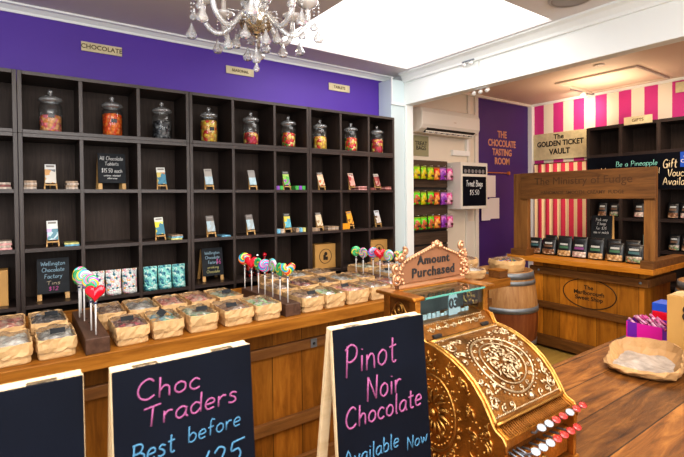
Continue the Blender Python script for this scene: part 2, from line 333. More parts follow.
# ------------------------------------------------------------------ single-stroke handwriting (unit: cap height 1, x height .55)
G = {
 'a': (.52, [[(.45, .45), (.3, .55), (.08, .42), (.05, .15), (.2, 0), (.4, .15), (.46, .5)], [(.46, .5), (.44, .1), (.52, 0)]]),
 'b': (.5, [[(.06, 1), (.06, 0)], [(.06, .35), (.25, .55), (.45, .4), (.42, .1), (.2, 0), (.06, .1)]]),
 'c': (.45, [[(.42, .45), (.25, .56), (.06, .38), (.06, .14), (.22, 0), (.42, .08)]]),
 'd': (.52, [[(.44, .4), (.26, .55), (.06, .38), (.08, .08), (.26, 0), (.44, .2)], [(.46, 1), (.45, 0)]]),
 'e': (.48, [[(.07, .28), (.42, .32), (.36, .54), (.16, .52), (.05, .28), (.14, .02), (.42, .06)]]),
 'f': (.4, [[(.4, .92), (.26, 1), (.17, .8), (.16, 0)], [(.02, .5), (.34, .54)]]),
 'g': (.5, [[(.44, .45), (.25, .55), (.06, .35), (.12, .08), (.32, .08), (.44, .4)], [(.45, .5), (.44, -.2), (.25, -.38), (.06, -.25)]]),
 'h': (.5, [[(.07, 1), (.06, 0)], [(.06, .3), (.22, .54), (.4, .45), (.42, 0)]]),
 'i': (.2, [[(.1, .55), (.1, 0)], [(.1, .74), (.11, .78)]]),
 'k': (.46, [[(.07, 1), (.06, 0)], [(.4, .55), (.08, .25)], [(.16, .32), (.42, 0)]]),
 'l': (.2, [[(.1, 1), (.09, .05), (.17, 0)]]),
 'm': (.72, [[(.05, .55), (.05, 0)], [(.05, .35), (.2, .54), (.33, .45), (.34, 0)], [(.34, .35), (.5, .54), (.63, .45), (.65, 0)]]),
 'n': (.48, [[(.06, .55), (.05, 0)], [(.05, .32), (.22, .54), (.38, .44), (.42, 0)]]),
 'o': (.5, [[(.28, .55), (.08, .42), (.06, .14), (.24, 0), (.43, .14), (.43, .42), (.26, .55)]]),
 'p': (.5, [[(.06, .55), (.05, -.4)], [(.06, .35), (.25, .56), (.45, .4), (.42, .1), (.2, 0), (.06, .12)]]),
 'r': (.4, [[(.06, .55), (.06, 0)], [(.06, .3), (.2, .52), (.38, .5)]]),
 's': (.42, [[(.38, .48), (.2, .56), (.08, .42), (.3, .26), (.34, .08), (.18, 0), (.03, .06)]]),
 't': (.38, [[(.18, .9), (.17, .1), (.3, 0), (.36, .06)], [(.02, .58), (.36, .62)]]),
 'u': (.5, [[(.06, .55), (.07, .12), (.22, 0), (.4, .15), (.43, .55)], [(.43, .55), (.44, 0)]]),
 'v': (.46, [[(.04, .55), (.22, 0), (.42, .56)]]),
 'w': (.66, [[(.04, .55), (.17, 0), (.32, .42), (.47, 0), (.62, .56)]]),
 'y': (.46, [[(.05, .55), (.22, .08)], [(.43, .55), (.2, -.1), (.04, -.36)]]),
 'z': (.44, [[(.05, .54), (.4, .54), (.06, 0), (.42, .02)]]),
 'A': (.68, [[(.02, 0), (.3, 1), (.62, 0)], [(.12, .34), (.54, .36)]]),
 'B': (.62, [[(.08, 1), (.07, 0)], [(.0, .98), (.38, .98), (.5, .78), (.36, .56), (.1, .53)], [(.36, .55), (.58, .4), (.54, .1), (.3, 0), (.02, .02)]]),
 'C': (.68, [[(.6, .84), (.42, 1), (.16, .82), (.05, .45), (.16, .1), (.4, 0), (.64, .16)]]),
 'F': (.56, [[(.1, 1), (.08, 0)], [(.04, .98), (.54, 1)], [(.1, .52), (.42, .55)]]),
 'G': (.68, [[(.6, .84), (.38, 1), (.12, .78), (.06, .38), (.22, .03), (.5, .06), (.6, .4)], [(.38, .42), (.64, .42), (.6, -.05)]]),
 'N': (.66, [[(.07, 0), (.08, 1)], [(.08, 1), (.54, .02)], [(.54, .02), (.58, 1)]]),
 'P': (.6, [[(.1, 1), (.08, -.08)], [(.0, .86), (.25, 1.02), (.52, .86), (.5, .56), (.28, .42), (.1, .46)]]),
 'S': (.56, [[(.5, .86), (.3, 1), (.08, .82), (.2, .56), (.46, .4), (.44, .1), (.2, 0), (.02, .14)]]),
 'T': (.66, [[(.02, .9), (.66, 1.0)], [(.36, .95), (.32, 0)]]),
 'V': (.62, [[(.03, 1), (.3, 0), (.6, 1)]]),
 'W': (.86, [[(.03, 1), (.2, 0), (.42, .75), (.62, 0), (.84, 1)]]),
 '1': (.3, [[(.04, .78), (.17, 1), (.15, 0)]]),
 '2': (.5, [[(.06, .78), (.22, 1), (.42, .82), (.3, .4), (.04, .02), (.46, .04)]]),
 '3': (.5, [[(.07, .9), (.3, 1), (.4, .75), (.2, .54), (.42, .38), (.36, .06), (.04, .05)]]),
 '4': (.52, [[(.3, 1), (.05, .35), (.48, .36)], [(.36, .6), (.34, 0)]]),
 '5': (.54, [[(.12, .95), (.08, .55), (.32, .58), (.42, .3), (.3, .02), (.04, .06)], [(.12, .95), (.56, 1.0)]]),
 '6': (.5, [[(.38, .98), (.12, .6), (.07, .2), (.24, 0), (.42, .18), (.34, .44), (.1, .34)]]),
 '9': (.5, [[(.4, .8), (.22, 1), (.07, .78), (.2, .55), (.4, .75)], [(.42, .9), (.36, 0)]]),
 '0': (.5, [[(.26, 1), (.08, .75), (.08, .25), (.26, 0), (.43, .25), (.43, .75), (.24, 1)]]),
 '$': (.52, [[(.44, .82), (.24, .92), (.08, .76), (.26, .52), (.44, .34), (.3, .1), (.05, .16)], [(.26, 1.1), (.25, -.08)]]),
 '/': (.4, [[(.36, 1), (.04, -.05)]]), '.': (.18, [[(.08, .0), (.1, .04)]]), '-': (.4, [[(.05, .35), (.32, .36)]]), ' ': (.36, []),
}
def cat(pts, k=3):
    if len(pts) < 3: return pts
    out = []
    P = [pts[0]]+list(pts)+[pts[-1]]
    for i in range(1, len(P)-2):
        a, b, c, d = P[i-1], P[i], P[i+1], P[i+2]
        for j in range(k):
            t = j/k
            out.append(tuple(.5*((2*b[m])+(-a[m]+c[m])*t+(2*a[m]-5*b[m]+4*c[m]-d[m])*t*t+(-a[m]+3*b[m]-3*c[m]+d[m])*t**3) for m in range(2)))
    out.append(pts[-1]); return out
def chalk(mb, txt, x, z, h, w=None, y=0, rise=0, r=None, slant=.08, n=5, wob=.03):
    """writes on the local plane Y=y, reading along +X; w = total width"""
    tot = sum(G.get(c, G['o'])[0]+.08 for c in txt); s = h if w is None else w/tot
    r = r or h*.055; cx = x
    q = random.Random(txt)
    for c in txt:
        wd, st = G.get(c, G['o']); dz = q.uniform(-wob, wob)*h
        for p in st:
            pp = cat(p)
            mb.tube([(cx+a*s+slant*b*h, y, z+b*h+dz+rise*(cx+a*s-x)) for a, b in pp], r, n)
        cx += (wd+.08)*s
    return mb

# ------------------------------------------------------------------ camera
F, YAW, PIT, ROL, CY = 452.182, .622152, .0151321, .0091316, 204.133
fw = Vector((sin(YAW)*cos(PIT), cos(YAW)*cos(PIT), -sin(PIT))); r0 = Vector((cos(YAW), -sin(YAW), 0)); d0 = fw.cross(r0)
rt = cos(ROL)*r0+sin(ROL)*d0; dn = -sin(ROL)*r0+cos(ROL)*d0
cd = bpy.data.cameras.new('camera'); cam = bpy.data.objects.new('camera', cd); COL.objects.link(cam)
M = Matrix((rt, -dn, -fw)).transposed().to_4x4(); M.translation = (0, 0, 1.5); cam.matrix_world = M
cd.sensor_fit = 'HORIZONTAL'; cd.sensor_width = 36; cd.lens = F*36/684; cd.shift_y = (CY-228.5)/684; cd.clip_start = .02
SC.camera = cam
cd.dof.use_dof = True; cd.dof.focus_distance = 2.5; cd.dof.aperture_fstop = 9

# ------------------------------------------------------------------ room
ZC = 2.72
struct('floor', MB().box(-2, 5.8, -2.2, 3.62, -.1, 0), FLOOR)
struct('wall_back', MB().box(-2, 3.10, 3.5, 3.62, 0, ZC), PURPLE)
struct('wall_back_far', MB().box(3.10, 4.52, 3.5, 3.62, 0, ZC), CREAMW)
struct('wall_back_tasting', MB().box(4.52, 5.66, 3.5, 3.62, 0, ZC), PURPLE2)
struct('wall_right', MB().box(5.66, 5.78, -2.2, 3.62, 0, ZC), STRIPE)
# ceiling of the front room, with an opening for the light panel
c = MB()
sx0, sx1, sy0, sy1 = 1.66, 3.05, 1.715, 3.16
c.box(-2, sx0, -2.2, 3.62, ZC, ZC+.1); c.box(sx1, 3.2, -2.2, 3.62, ZC, ZC+.1); c.box(sx0, sx1, -2.2, sy0, ZC, ZC+.1); c.box(sx0, sx1, sy1, 3.62, ZC, ZC+.1)
struct('ceiling', c, CEIL)
struct('ceiling_far', MB().box(3.2, 5.78, -2.2, 3.62, ZC, ZC+.1), CEIL2)
struct('window_1', MB().box(sx0, sx1, sy0, sy1, ZC+.02, ZC+.06), SKYL)
def cornice(name, x0, x1, h=.05):
    struct(name, MB().prism([(3.5, ZC), (3.5, ZC-h), (3.49, ZC-h), (3.485, ZC-h*.7), (3.46, ZC-h*.3), (3.44, ZC-.012), (3.44, ZC)], x0, x1, 0), WHITEP)
cornice('trim_1', -2, 3.14)
struct('trim_2', MB().box(3.25, 5.65, 3.47, 3.5, ZC-.03, ZC), WHITEA)
struct('trim_3', MB().box(5.63, 5.66, -2.2, 3.5, ZC-.03, ZC), WHITEP)
# beam, its cornice and the post it rests on
b = MB(); b.box(3.15, 3.25, -2.2, 3.5, 2.415, ZC); struct('trim_4', b, WHITEP, .004)
struct('trim_5', MB().prism([(3.15, ZC), (3.07, ZC), (3.07, ZC-.015), (3.10, ZC-.03), (3.125, ZC-.065), (3.13, ZC-.085), (3.15, ZC-.085)], -2.2, 3.31, 1), WHITEP)
struct('trim_6', MB().box(2.975, 3.15, 3.31, 3.498, 0, ZC-.07), plain('pale_blue_white', (.62, .72, .74), .5), .004)
struct('trim_7', MB().box(3.152, 3.248, 3.285, 3.498, 0, 2.414), WHITEP, .004)
struct('trim_8', MB().box(2.97, 3.149, 3.295, 3.31, 2.40, 2.425).box(2.97, 2.98, 3.295, 3.31, 2.425, ZC-.05), WHITEP)
# door-like trims on the cream wall by the purple panel
struct('trim_9', MB().box(4.47, 4.53, 3.475, 3.5, 0, ZC-.03).box(4.30, 4.335, 3.48, 3.5, 0, 1.34).box(4.335, 4.47, 3.488, 3.5, 0, 1.2), WHITEA, .004)
struct('trim_10', MB().box(5.60, 5.658, 3.44, 3.498, 0, ZC-.03), WHITEP)
struct('trim_11', MB().box(4.34, 4.38, 3.478, 3.5, 1.88, 2.69), WHITEA, .003)
# hatch frame on the far ceiling
h = MB()
for a in ((4.75, 5.55, 1.85, 1.88), (4.75, 5.55, 2.62, 2.65), (4.75, 4.78, 1.88, 2.62), (5.52, 5.55, 1.88, 2.62)): h.box(a[0], a[1], a[2], a[3], ZC-.02, ZC)
struct('trim_12', h, plain('warm_trim', (.62, .52, .44), .5), .003)

# ------------------------------------------------------------------ wall shelving
def shelf_unit(label, x0, x1, z0, z1, xs, zs, y0=3.2, y1=3.497, t=.022, name='cube_shelf'):
    e = empty(name, (x0, y0, z0), label, 'shelf', 'cube shelf units along the purple wall'); dx, dy, dz = x0, y0, z0
    def B(n, a0, a1, b0, b1, c0, c1, m): MB().box(a0-dx, a1-dx, b0-dy, b1-dy, c0-dz, c1-dz).build(n, m, e, .0012, seg=1)
    B('side_panel', x0, x0+t, y0, y1, z0, z1, SHELF); B('side_panel', x1-t, x1, y0, y1, z0, z1, SHELF)
    B('top_panel', x0+t, x1-t, y0, y1, z1-t, z1, SHELFH); B('bottom_panel', x0+t, x1-t, y0, y1, z0, z0+t, SHELFH)
    B('back_panel', x0+t, x1-t, y1-.01, y1, z0+t, z1-t, SHELFB)
    zz = [z0+t]+list(zs)+[z1-t]
    for x in xs: B('divider', x-t/2, x+t/2, y0+.002, y1-.01, z0+t, z1-t, SHELF)
    xx = [x0+t]+list(xs)+[x1-t]
    for z in zs: 
        m = MB()
        for i in range(len(xx)-1):
            a = xx[i]+(t/2 if i else 0); bb = xx[i+1]-(t/2 if i < len(xx)-2 else 0); m.box(a-dx, bb-dx, .002, y1-.01-dy, z-t/2-dz, z+t/2-dz)
        m.build('shelf_board', SHELFH, e)
    return e
ROWS = [.19, .53, .873, 1.205, 1.553]
BAYS = [(-.975, .005, (-.648, -.325), 'far left'), (.007, .985, (.325, .655), 'second'), (.987, 1.966, (1.308, 1.652), 'third'), (1.968, 2.915, (2.292, 2.605), 'last')]
TXT = ['cut off at the left picture edge', 'with the pink and orange jars above it', 'behind the middle lollipops', 'next to the white post']
TXU = ['cut off at the left picture edge', 'holding pink, orange and dark sweet jars', 'holding the three jars near the second plaque', 'holding the three jars next to the white post']
for (a, bb, xs, _), t1, t2 in zip(BAYS, TXT, TXU):
    shelf_unit('tall dark brown lower cube shelf unit '+t1, a, bb, .02, 1.889, xs, ROWS)
    shelf_unit('single-row dark brown top cube shelf unit '+t2, a, bb, 1.8895, 2.25, xs, [])
Z2, Z3, Z4 = 1.5641, 1.2161, .8841   # board tops of rows two, three and four

# ------------------------------------------------------------------ sweet jars
def jar(x, z0, label, mats, fill=.9, tagged=False):
    e = empty('sweet_jar', (x, 3.33, z0), label, 'jar', 'glass sweet jars on the top shelves'); r = .064; H = .186
    MB().lathe([(0, .004), (r-.008, .004), (r, .012), (r, H-.03), (r-.006, H-.012), (r-.016, H), (r-.016, H+.008)], 24).build('glass_body', GLASS, e)
    m = MB().lathe([(r-.012, H+.006), (r+.001, H+.01), (r+.003, H+.018), (r-.004, H+.030), (.03, H+.044), (.012, H+.049), (.009, H+.053), (.012, H+.056)], 24)
    k = m.build('lid', clear('lid_glass', (.95, .95, .94), .8, .05, .16, .22) if 'lid_glass' not in MATS else MATS['lid_glass'], e)
    MB().ball((0, 0, H+.068), .0155, 12).build('knob', MATS['lid_glass'], k)
    f = MB(); q = random.Random(label); h = H*fill-.02; rr = r-.006
    pr = [(0, .006), (rr-.004, .007), (rr, .013)]+[(rr, .013+(h-.013)*i/6) for i in range(1, 7)]+[(rr*.75, h+.008), (rr*.4, h+.012), (0, h+.014)]
    f.lathe(pr, 24)
    f.v = [(a+q.uniform(-.002, .002), b+q.uniform(-.002, .002), cc+q.uniform(-.003, .003)) for a, b, cc in f.v]
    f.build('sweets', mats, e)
    if tagged:
        MB().box(-.017, .017, -r-.005, -r-.002, .088, .113).build('label', BLACKP, e)
J_PINK = candy('pink_orange_sweets', [(.95, .20, .20), (1, .36, .08), (.95, .26, .34), (1, .50, .22)], 55, .25, .75)
J_OR = candy('orange_sweets', [(1, .15, .010), (.95, .09, .008), (1, .26, .03)], 55, .25, .75)
J_DK = candy('dark_sweets', [(.03, .03, .035), (.09, .09, .10), (.02, .02, .025), (.22, .22, .22)], 50)
J_MX = candy('mixed_sweets', [(.8, .04, .03), (.85, .5, .03), (.75, .2, .02), (.15, .25, .04), (.95, .75, .25), (.7, .02, .05)], 42, .25, .75)
J_MX2 = candy('mixed_yellow', [(.85, .55, .04), (.9, .4, .08), (.7, .05, .03), (.9, .7, .2), (.7, .35, .05)], 42, .25, .75)
J_RED = candy('mixed_red', [(.6, .02, .03), (.75, .35, .05), (.3, .05, .03), (.9, .6, .15), (.6, .02, .08)], 42, .25, .75)
jz = 1.9122
for x, lab, mt, fl, tg in ((.175, 'glass jar two thirds full of pink and orange sweets, leftmost jar', J_PINK, .66, True), (.519, 'glass jar full of bright orange sweets on the top shelf', J_OR, .88, True),
        (.834, 'glass jar of black and grey wrapped sweets on the top shelf', J_DK, .78, True), (1.17, 'jar packed to the lid with orange and yellow sweets', J_MX2, .97, True),
        (1.508, 'jar two thirds full of red and orange sweets, second in the third bay', J_RED, .62, False), (1.844, 'jar of red, yellow and green sweets, last before the end bay', J_MX, .74, False),
        (2.157, 'jar of yellow and orange mixed sweets, first in the bay by the post', J_MX2, .70, False), (2.495, 'jar of red and yellow sweets, middle one of the bay by the post', J_MX, .76, False),
        (2.807, 'jar of dark red and yellow sweets nearest the white post', J_RED, .80, False)):
    jar(x, jz, lab, mt, fl, tg)

# ------------------------------------------------------------------ chocolate bars on easels
def bar_mat(name, base, top, spots, cutz=.105):
    """wrapper: upper band TOP, lower picture of blotches in SPOTS over BASE"""
    m, nt, b = nmat(name); N, L = nt.nodes, nt.links
    tc = N.new('ShaderNodeTexCoord'); v = N.new('ShaderNodeTexVoronoi'); v.inputs['Scale'].default_value = 38
    L.new(tc.outputs['Object'], v.inputs['Vector']); s = N.new('ShaderNodeSeparateColor'); L.new(v.outputs['Color'], s.inputs[0])
    r = N.new('ShaderNodeValToRGB'); r.color_ramp.interpolation = 'CONSTANT'; e = r.color_ramp.elements
    cs = [base]+spots; e[0].color = col4(cs[0]); e[1].position = .35; e[1].color = col4(cs[1])
    for i in range(2, len(cs)): k = e.new(.35+.65*(i-1)/(len(cs)-1)); k.color = col4(cs[i])
    L.new(s.outputs[0], r.inputs[0])
    sp = N.new('ShaderNodeSeparateXYZ'); L.new(tc.outputs['Object'], sp.inputs[0])
    g = N.new('ShaderNodeMath'); g.operation = 'GREATER_THAN'; g.inputs[1].default_value = cutz; L.new(sp.outputs[2], g.inputs[0])
    mx = N.new('ShaderNodeMix'); mx.data_type = 'RGBA'; L.new(g.outputs[0], mx.inputs['Factor']); L.new(r.outputs['Color'], mx.inputs['A']); mx.inputs['B'].default_value = col4(top)
    L.new(mx.outputs['Result'], b.inputs['Base Color']); b.inputs['Roughness'].default_value = .4
    return m
def easel(x, z, label, y=3.3):
    e = empty('display_easel', (x, y, z), label, 'easel', 'little wooden easels on the shelves')
    MB().box(-.030, .030, -.030, -.0112, .024, .032).build('ledge', PINE, e)
    for s in (-1, 1):
        MB().hexa([(s*.032-.004, -.022, 0), (s*.032+.004, -.022, 0), (s*.032+.004, -.012, 0), (s*.032-.004, -.012, 0)],
                  [(s*.022-.004, .016, .11), (s*.022+.004, .016, .11), (s*.022+.004, .023, .11), (s*.022-.004, .023, .11)]).build('leg', PINE, e)
    MB().tube([(0, .05, .002), (0, .021, .1)], .004, 6).build('leg', PINE, e)
    return e
def bar(x, z, label, mat, y=3.3, w=.058, h=.122, lean=.31, tilt=0):
    o = MB(); o.box(-w/2, w/2, -.005, .004, 0, h)
    e = empty('chocolate_bar', (x, y-.0195, z+.0385), label, 'chocolate bar', 'chocolate bars standing on easels')
    e.rotation_euler = (-lean, tilt, 0)
    o.build('wrapper', mat, e, .0015)
    MB().box(-w*.36, w*.36, -.0062, -.0051, h*.84, h*.93).build('title_band', MATS['bar_title'], e)
    return e
plain('bar_title', (.28, .26, .24), .5)
BM = dict(
 white=bar_mat('bar_white', (.80, .76, .68), (.80, .80, .78), [(.75, .42, .18), (.78, .74, .66), (.25, .27, .28)], .088),
 blue=bar_mat('bar_blue', (.10, .30, .42), (.80, .80, .74), [(.75, .6, .2), (.08, .24, .35), (.7, .3, .1)], .085),
 lilac=bar_mat('bar_lilac', (.10, .28, .36), (.78, .80, .78), [(.62, .45, .70), (.5, .66, .7), (.85, .75, .8)], .07),
 lemon=bar_mat('bar_lemon', (.05, .22, .30), (.74, .76, .70), [(.85, .70, .05), (.06, .25, .34), (.85, .8, .2)], .09),
 grey1=bar_mat('bar_grey', (.42, .56, .62), (.44, .40, .36), [(.50, .62, .68), (.36, .48, .54)], .062),
 grey2=bar_mat('bar_slate', (.40, .55, .60), (.30, .28, .26), [(.46, .60, .66), (.32, .45, .5)], .06),
 grey3=bar_mat('bar_taupe', (.38, .44, .46), (.18, .16, .15), [(.42, .56, .62), (.5, .45, .38)], .08),
 green=bar_mat('bar_green', (.10, .42, .06), (.05, .06, .05), [(.30, .55, .08), (.35, .06, .40), (.5, .62, .15)], .095),
 cream=bar_mat('bar_cream', (.78, .56, .38), (.10, .08, .07), [(.8, .62, .46), (.62, .16, .06), (.75, .5, .3)], .1),
 coral=bar_mat('bar_coral', (.74, .34, .28), (.66, .44, .34), [(.45, .05, .06), (.7, .38, .3), (.8, .6, .5)], .1),
 berry=bar_mat('bar_berry', (.30, .05, .05), (.68, .62, .56), [(.45, .10, .08), (.55, .3, .25), (.2, .03, .04)], .095),
 teal=bar_mat('bar_teal', (.10, .40, .50), (.03, .04, .04), [(.75, .58, .06), (.12, .48, .58), (.8, .66, .1)], .095),
 sand=bar_mat('bar_sand', (.72, .58, .40), (.07, .06, .06), [(.78, .66, .5), (.45, .28, .14), (.7, .55, .36)], .1),
 orange=bar_mat('bar_orange', (.85, .36, .02), (.8, .33, .02), [(.9, .45, .03), (.25, .10, .01), (.86, .38, .02)], .105),
 ash=bar_mat('bar_ash', (.62, .56, .50), (.66, .68, .72), [(.18, .10, .06), (.68, .62, .58), (.5, .4, .3)], .07))
ROW2 = [(.166, 'white', 'white chocolate bar with brown fruit picture on an easel', 0), (.818, 'blue', 'chocolate bar with blue and cream wrapper beside the tablets chalkboard', -.03),
        (1.152, 'grey1', 'grey and pale blue bar, second row, left in the third bay', -.03), (1.5, 'grey2', 'slate and pale blue bar, second row, under the red jar', -.04),
        (1.802, 'green', 'green patterned chocolate bar with purple blotch on an easel', -.03), (2.144, 'cream', 'cream chocolate bar with red dot under the yellow jar', -.09),
        (2.475, 'coral', 'coral pink chocolate bar in the bay by the post', -.05), (2.778, 'berry', 'dark red and white chocolate bar nearest the post', -.05)]
ROW3 = [(.172, 'lilac', 'teal and white bar with lilac picture on the third row', -.02), (.803, 'lemon', 'teal chocolate bar with lemon yellow picture, above the teal pouches', -.06),
        (1.163, 'grey3', 'pale blue and black bar above the Wellington $6 chalkboard', -.04), (1.478, 'grey3', 'pale blue and black bar above the middle lollipops', -.05),
        (1.806, 'teal', 'teal and yellow chocolate bar between low stacks of bars', 0), (2.12, 'sand', 'sand coloured bar with black top above the kraft gift box', -.06),
        (2.454, 'orange', 'bright orange chocolate bar beside a small orange box', -.08), (2.781, 'ash', 'white and brown chocolate bar nearest the post', -.05)]
for z, rr, nm in ((Z2, ROW2, 'second'), (Z3, ROW3, 'third')):
    for x, k, lab, tl in rr:
        easel(x, z, 'pine easel under the '+lab); bar(x, z, lab, BM[k], tilt=tl)

# flat stacks of bars
def flat(x, y, z, w, d, t, mat, label, group, rz=0, name='flat_chocolate_bar'):
    o = MB().box(-w/2, w/2, -d/2, d/2, 0, t).build(name, mat, None, .001, seg=1); o.location = (x, y, z); o.rotation_euler = (0, 0, rz)
    return tag(o, label, 'chocolate bar', group)
PK = plain('wrap_cream', (.46, .38, .31), .5, var=.6, vscale=60); PK2 = plain('wrap_rose', (.66, .34, .32), .5, var=.4, vscale=50); PKD = plain('wrap_maroon', (.20, .06, .05), .5, var=.5, vscale=50)
PKG = plain('wrap_green', (.06, .36, .07), .5, var=.5, vscale=50); PKP = plain('wrap_purple', (.22, .07, .38), .5, var=.3, vscale=50); PKB = plain('wrap_blue', (.16, .40, .55), .5, var=.5, vscale=50)
PKS = plain('wrap_sand', (.34, .24, .16), .5, var=.6, vscale=60); PKO = plain('wrap_orange', (.85, .36, .02), .45, var=.1, vscale=50); PKY = plain('wrap_lemon', (.60, .58, .22), .5, var=.4, vscale=50)
ORD = ['bottom', 'second', 'third', 'fourth', 'top']
def stack(x, z, n, w, t, mats, what, y=3.28, d=.13):
    for i in range(n):
        pos = 'only bar' if n == 1 else (ORD[0]+' bar' if i == 0 else 'top bar' if i == n-1 else ORD[i]+' bar from below')
        flat(x+rnd.uniform(-.003, .003), y, z+i*t+.0003*(i+1), w, d, t, mats[i % len(mats)], pos+' of the '+what, what, rnd.uniform(-.05, .05))
stack(.064, Z2, 4, .062, .0125, [PK, PKS], 'low cream stack left of the white bar')
stack(.276, Z2, 4, .064, .0125, [PK, PKS], 'low cream stack right of the white bar')
stack(-.068, Z2, 3, .075, .0125, [PK, PKD], 'brown stack at the left picture edge, second row')
stack(-.068, Z3, 4, .075, .0125, [PK2, PK], 'rose stack at the left picture edge, third row')
stack(.268, Z3, 2, .078, .010, [PKB, PKY], 'blue and lemon pair right of the lilac bar')
stack(.898, Z3, 3, .075, .011, [PKY, PKB, PKS], 'lemon and blue stack above the teal pouches')
stack(1.252, Z3, 1, .07, .011, [PKB], 'lone bar lying at the right of the Wellington bay')
for i, (x, m) in enumerate(((1.685, PKP), (1.717, PKG))): flat(x, 3.27, Z2, .03, .1, .032, m, ['purple', 'green'][i]+' bar pack on its edge left of the green bar', 'packs around the green bar')
for i, (x, m) in enumerate(((1.860, PKG), (1.892, PKP), (1.924, PKG))): flat(x, 3.27, Z2, .03, .1, .034, m, ['green pack next to the green bar', 'purple pack between two green packs', 'green pack against the bay side'][i], 'packs around the green bar')
for i, (x, m) in enumerate(((1.687, PKB), (1.721, PK))): flat(x, 3.27, Z3, .032, .1, .034, m, ['blue', 'cream'][i]+' pack left of the teal and yellow bar', 'packs around the teal bar')
for i, (x, m) in enumerate(((1.860, PKS), (1.892, PKB), (1.924, PKY))): flat(x, 3.27, Z3, .031, .1, .036, m, ['sand', 'blue', 'lemon'][i]+' pack right of the teal and yellow bar', 'packs around the teal bar')
stack(2.54, Z2, 3, .095, .011, [PK2, PKD], 'pink stack right of the coral bar')
stack(2.66, Z2, 2, .065, .011, [PKD], 'maroon pair left of the dark red bar')
stack(2.848, Z2, 3, .075, .011, [PKD, PK2], 'maroon stack nearest the post')
stack(2.035, Z3, 2, .075, .014, [PKS], 'sand pair left of the sand coloured bar')
stack(2.212, Z3, 3, .115, .011, [PKS, PK], 'sand stack right of the sand coloured bar')
o = MB().box(-.042, .042, -.03, .03, 0, .05).build('small_box', PKO, None, .001); o.location = (2.375, 3.28, Z3); tag(o, 'small bright orange box left of the orange bar', 'box')

# ------------------------------------------------------------------ chalkboards on the shelves
def shelf_board_sign(x, z, w, h, label, lines, y=3.29, foot=.04, rz=0):
    e = empty('easel_chalkboard', (x, y, z+.0025), label, 'chalkboard', None, rz)
    T = Matrix.Rotation(-.16, 4, 'X')
    MB().box(-w/2, w/2, -.006, .002, foot, h, T).build('board', BOARDG, e, .001)
    for s in (-1, 1):
        MB().box(s*(w/2-.012)-.012, s*(w/2-.012)+.012, .002, .012, 0, h-.002, T).build('leg', PINE, e, .001)
        MB().hexa([(s*(w/2-.012)-.01, .135, 0), (s*(w/2-.012)+.01, .135, 0), (s*(w/2-.012)+.01, .145, 0), (s*(w/2-.012)-.01, .145, 0)],
                  [(s*(w/2-.012)-.01, h*.16+.014, h*.95), (s*(w/2-.012)+.01, h*.16+.014, h*.95), (s*(w/2-.012)+.01, h*.16+.024, h*.95), (s*(w/2-.012)-.01, h*.16+.024, h*.95)]).build('leg', PINE, e, .001)
    for txt, zz, hh, ww, mt in lines:
        m = MB(); chalk(m, txt, -ww/2, zz, hh, ww, -.0065, r=max(.0012, hh*.062), n=4)
        m.v = [tuple(T @ Vector(p)) for p in m.v]; m.build('lettering', mt, e)
shelf_board_sign(.508, Z2, .165, .238, 'small chalkboard headed All Chocolate Tablets on the second row', [('All Chocolate', .193, .026, .14, WHITEC), ('Tablets', .158, .024, .085, WHITEC), ('$15.50 each', .11, .027, .125, WHITEC), ('unless stated', .085, .012, .1, WHITEC), ('otherwise', .067, .011, .06, WHITEC)])
shelf_board_sign(.172, Z4, .17, .255, 'small chalkboard reading Wellington Chocolate Factory with pink $12', [('Wellington', .21, .026, .13, SKYC), ('Chocolate', .172, .025, .12, SKYC), ('Factory', .132, .025, .095, SKYC), ('Tins', .092, .023, .075, CREAMC), ('$12', .057, .023, .055, MAGC)])
shelf_board_sign(1.177, Z4, .16, .245, 'small chalkboard with a pink $6 behind the paper trays', [('Wellington', .198, .022, .115, SKYC), ('Chocolate', .164, .022, .11, SKYC), ('Factory', .128, .022, .07, SKYC), ('Drinking', .092, .020, .085, YELC), ('Chocolate', .06, .020, .1, YELC)])
e6 = [o for o in bpy.data.objects if o.get('label', '').startswith('small chalkboard with a pink')][0]
m = MB(); chalk(m, '$6', .025, .123, .036, .04, -.0065, r=.0018, n=4); T = Matrix.Rotation(-.16, 4, 'X'); m.v = [tuple(T @ Vector(p)) for p in m.v]; m.build('lettering', MAGC, e6)

# pouches of tablets in row four and kraft gift boxes
FLOR = candy('floral_white', [(.72, .74, .72), (.70, .72, .70), (.03, .16, .22), (.66, .68, .66), (.75, .42, .10), (.62, .66, .66), (.72, .74, .7), (.7, .4, .45)], 75, .35, .95)
FLORT = candy('floral_teal', [(.20, .56, .52), (.22, .60, .55), (.03, .16, .24), (.30, .66, .60), (.5, .72, .66), (.10, .34, .38)], 75, .35, .95)
def pouch(x, y, z, w, h, d, mat, label, group, cat_='pouch', rz=0):
    e = empty('gift_pouch', (x, y, z), label, cat_, group, rz)
    m = MB(); rings = []
    for i in range(8):
        t = i/7; dd = d*(1-t)**.7*.5+.003; ww = w/2*(1-.04*sin(pi*t))
        rings.append([(ww*cs*min(1, 1.18), dd*sn, h*t) for cs, sn in [(cos(a)*(abs(cos(a))**-.5 if abs(cos(a)) > .2 else 1), sin(a)) for a in [2*pi*j/16+pi/16 for j in range(16)]]])
    rings = [[(max(-w/2, min(w/2, p[0])), p[1], p[2]) for p in r] for r in rings]
    m.loft(rings, True, True, True); m.build('bag', mat, e)
    MB().box(-w/2+.002, w/2-.002, -.0042, .0042, h-.004, h+.010).build('seal_strip', mat, e)
for i, x in enumerate((.40, .497, .593)):
    pouch(x, 3.245, Z4, .093, .15, .07, FLOR, ['white floral pouch half hidden behind the first lollipops', 'white floral pouch, middle of the three', 'white floral pouch nearest the shelf divider'][i], 'white floral pouches')
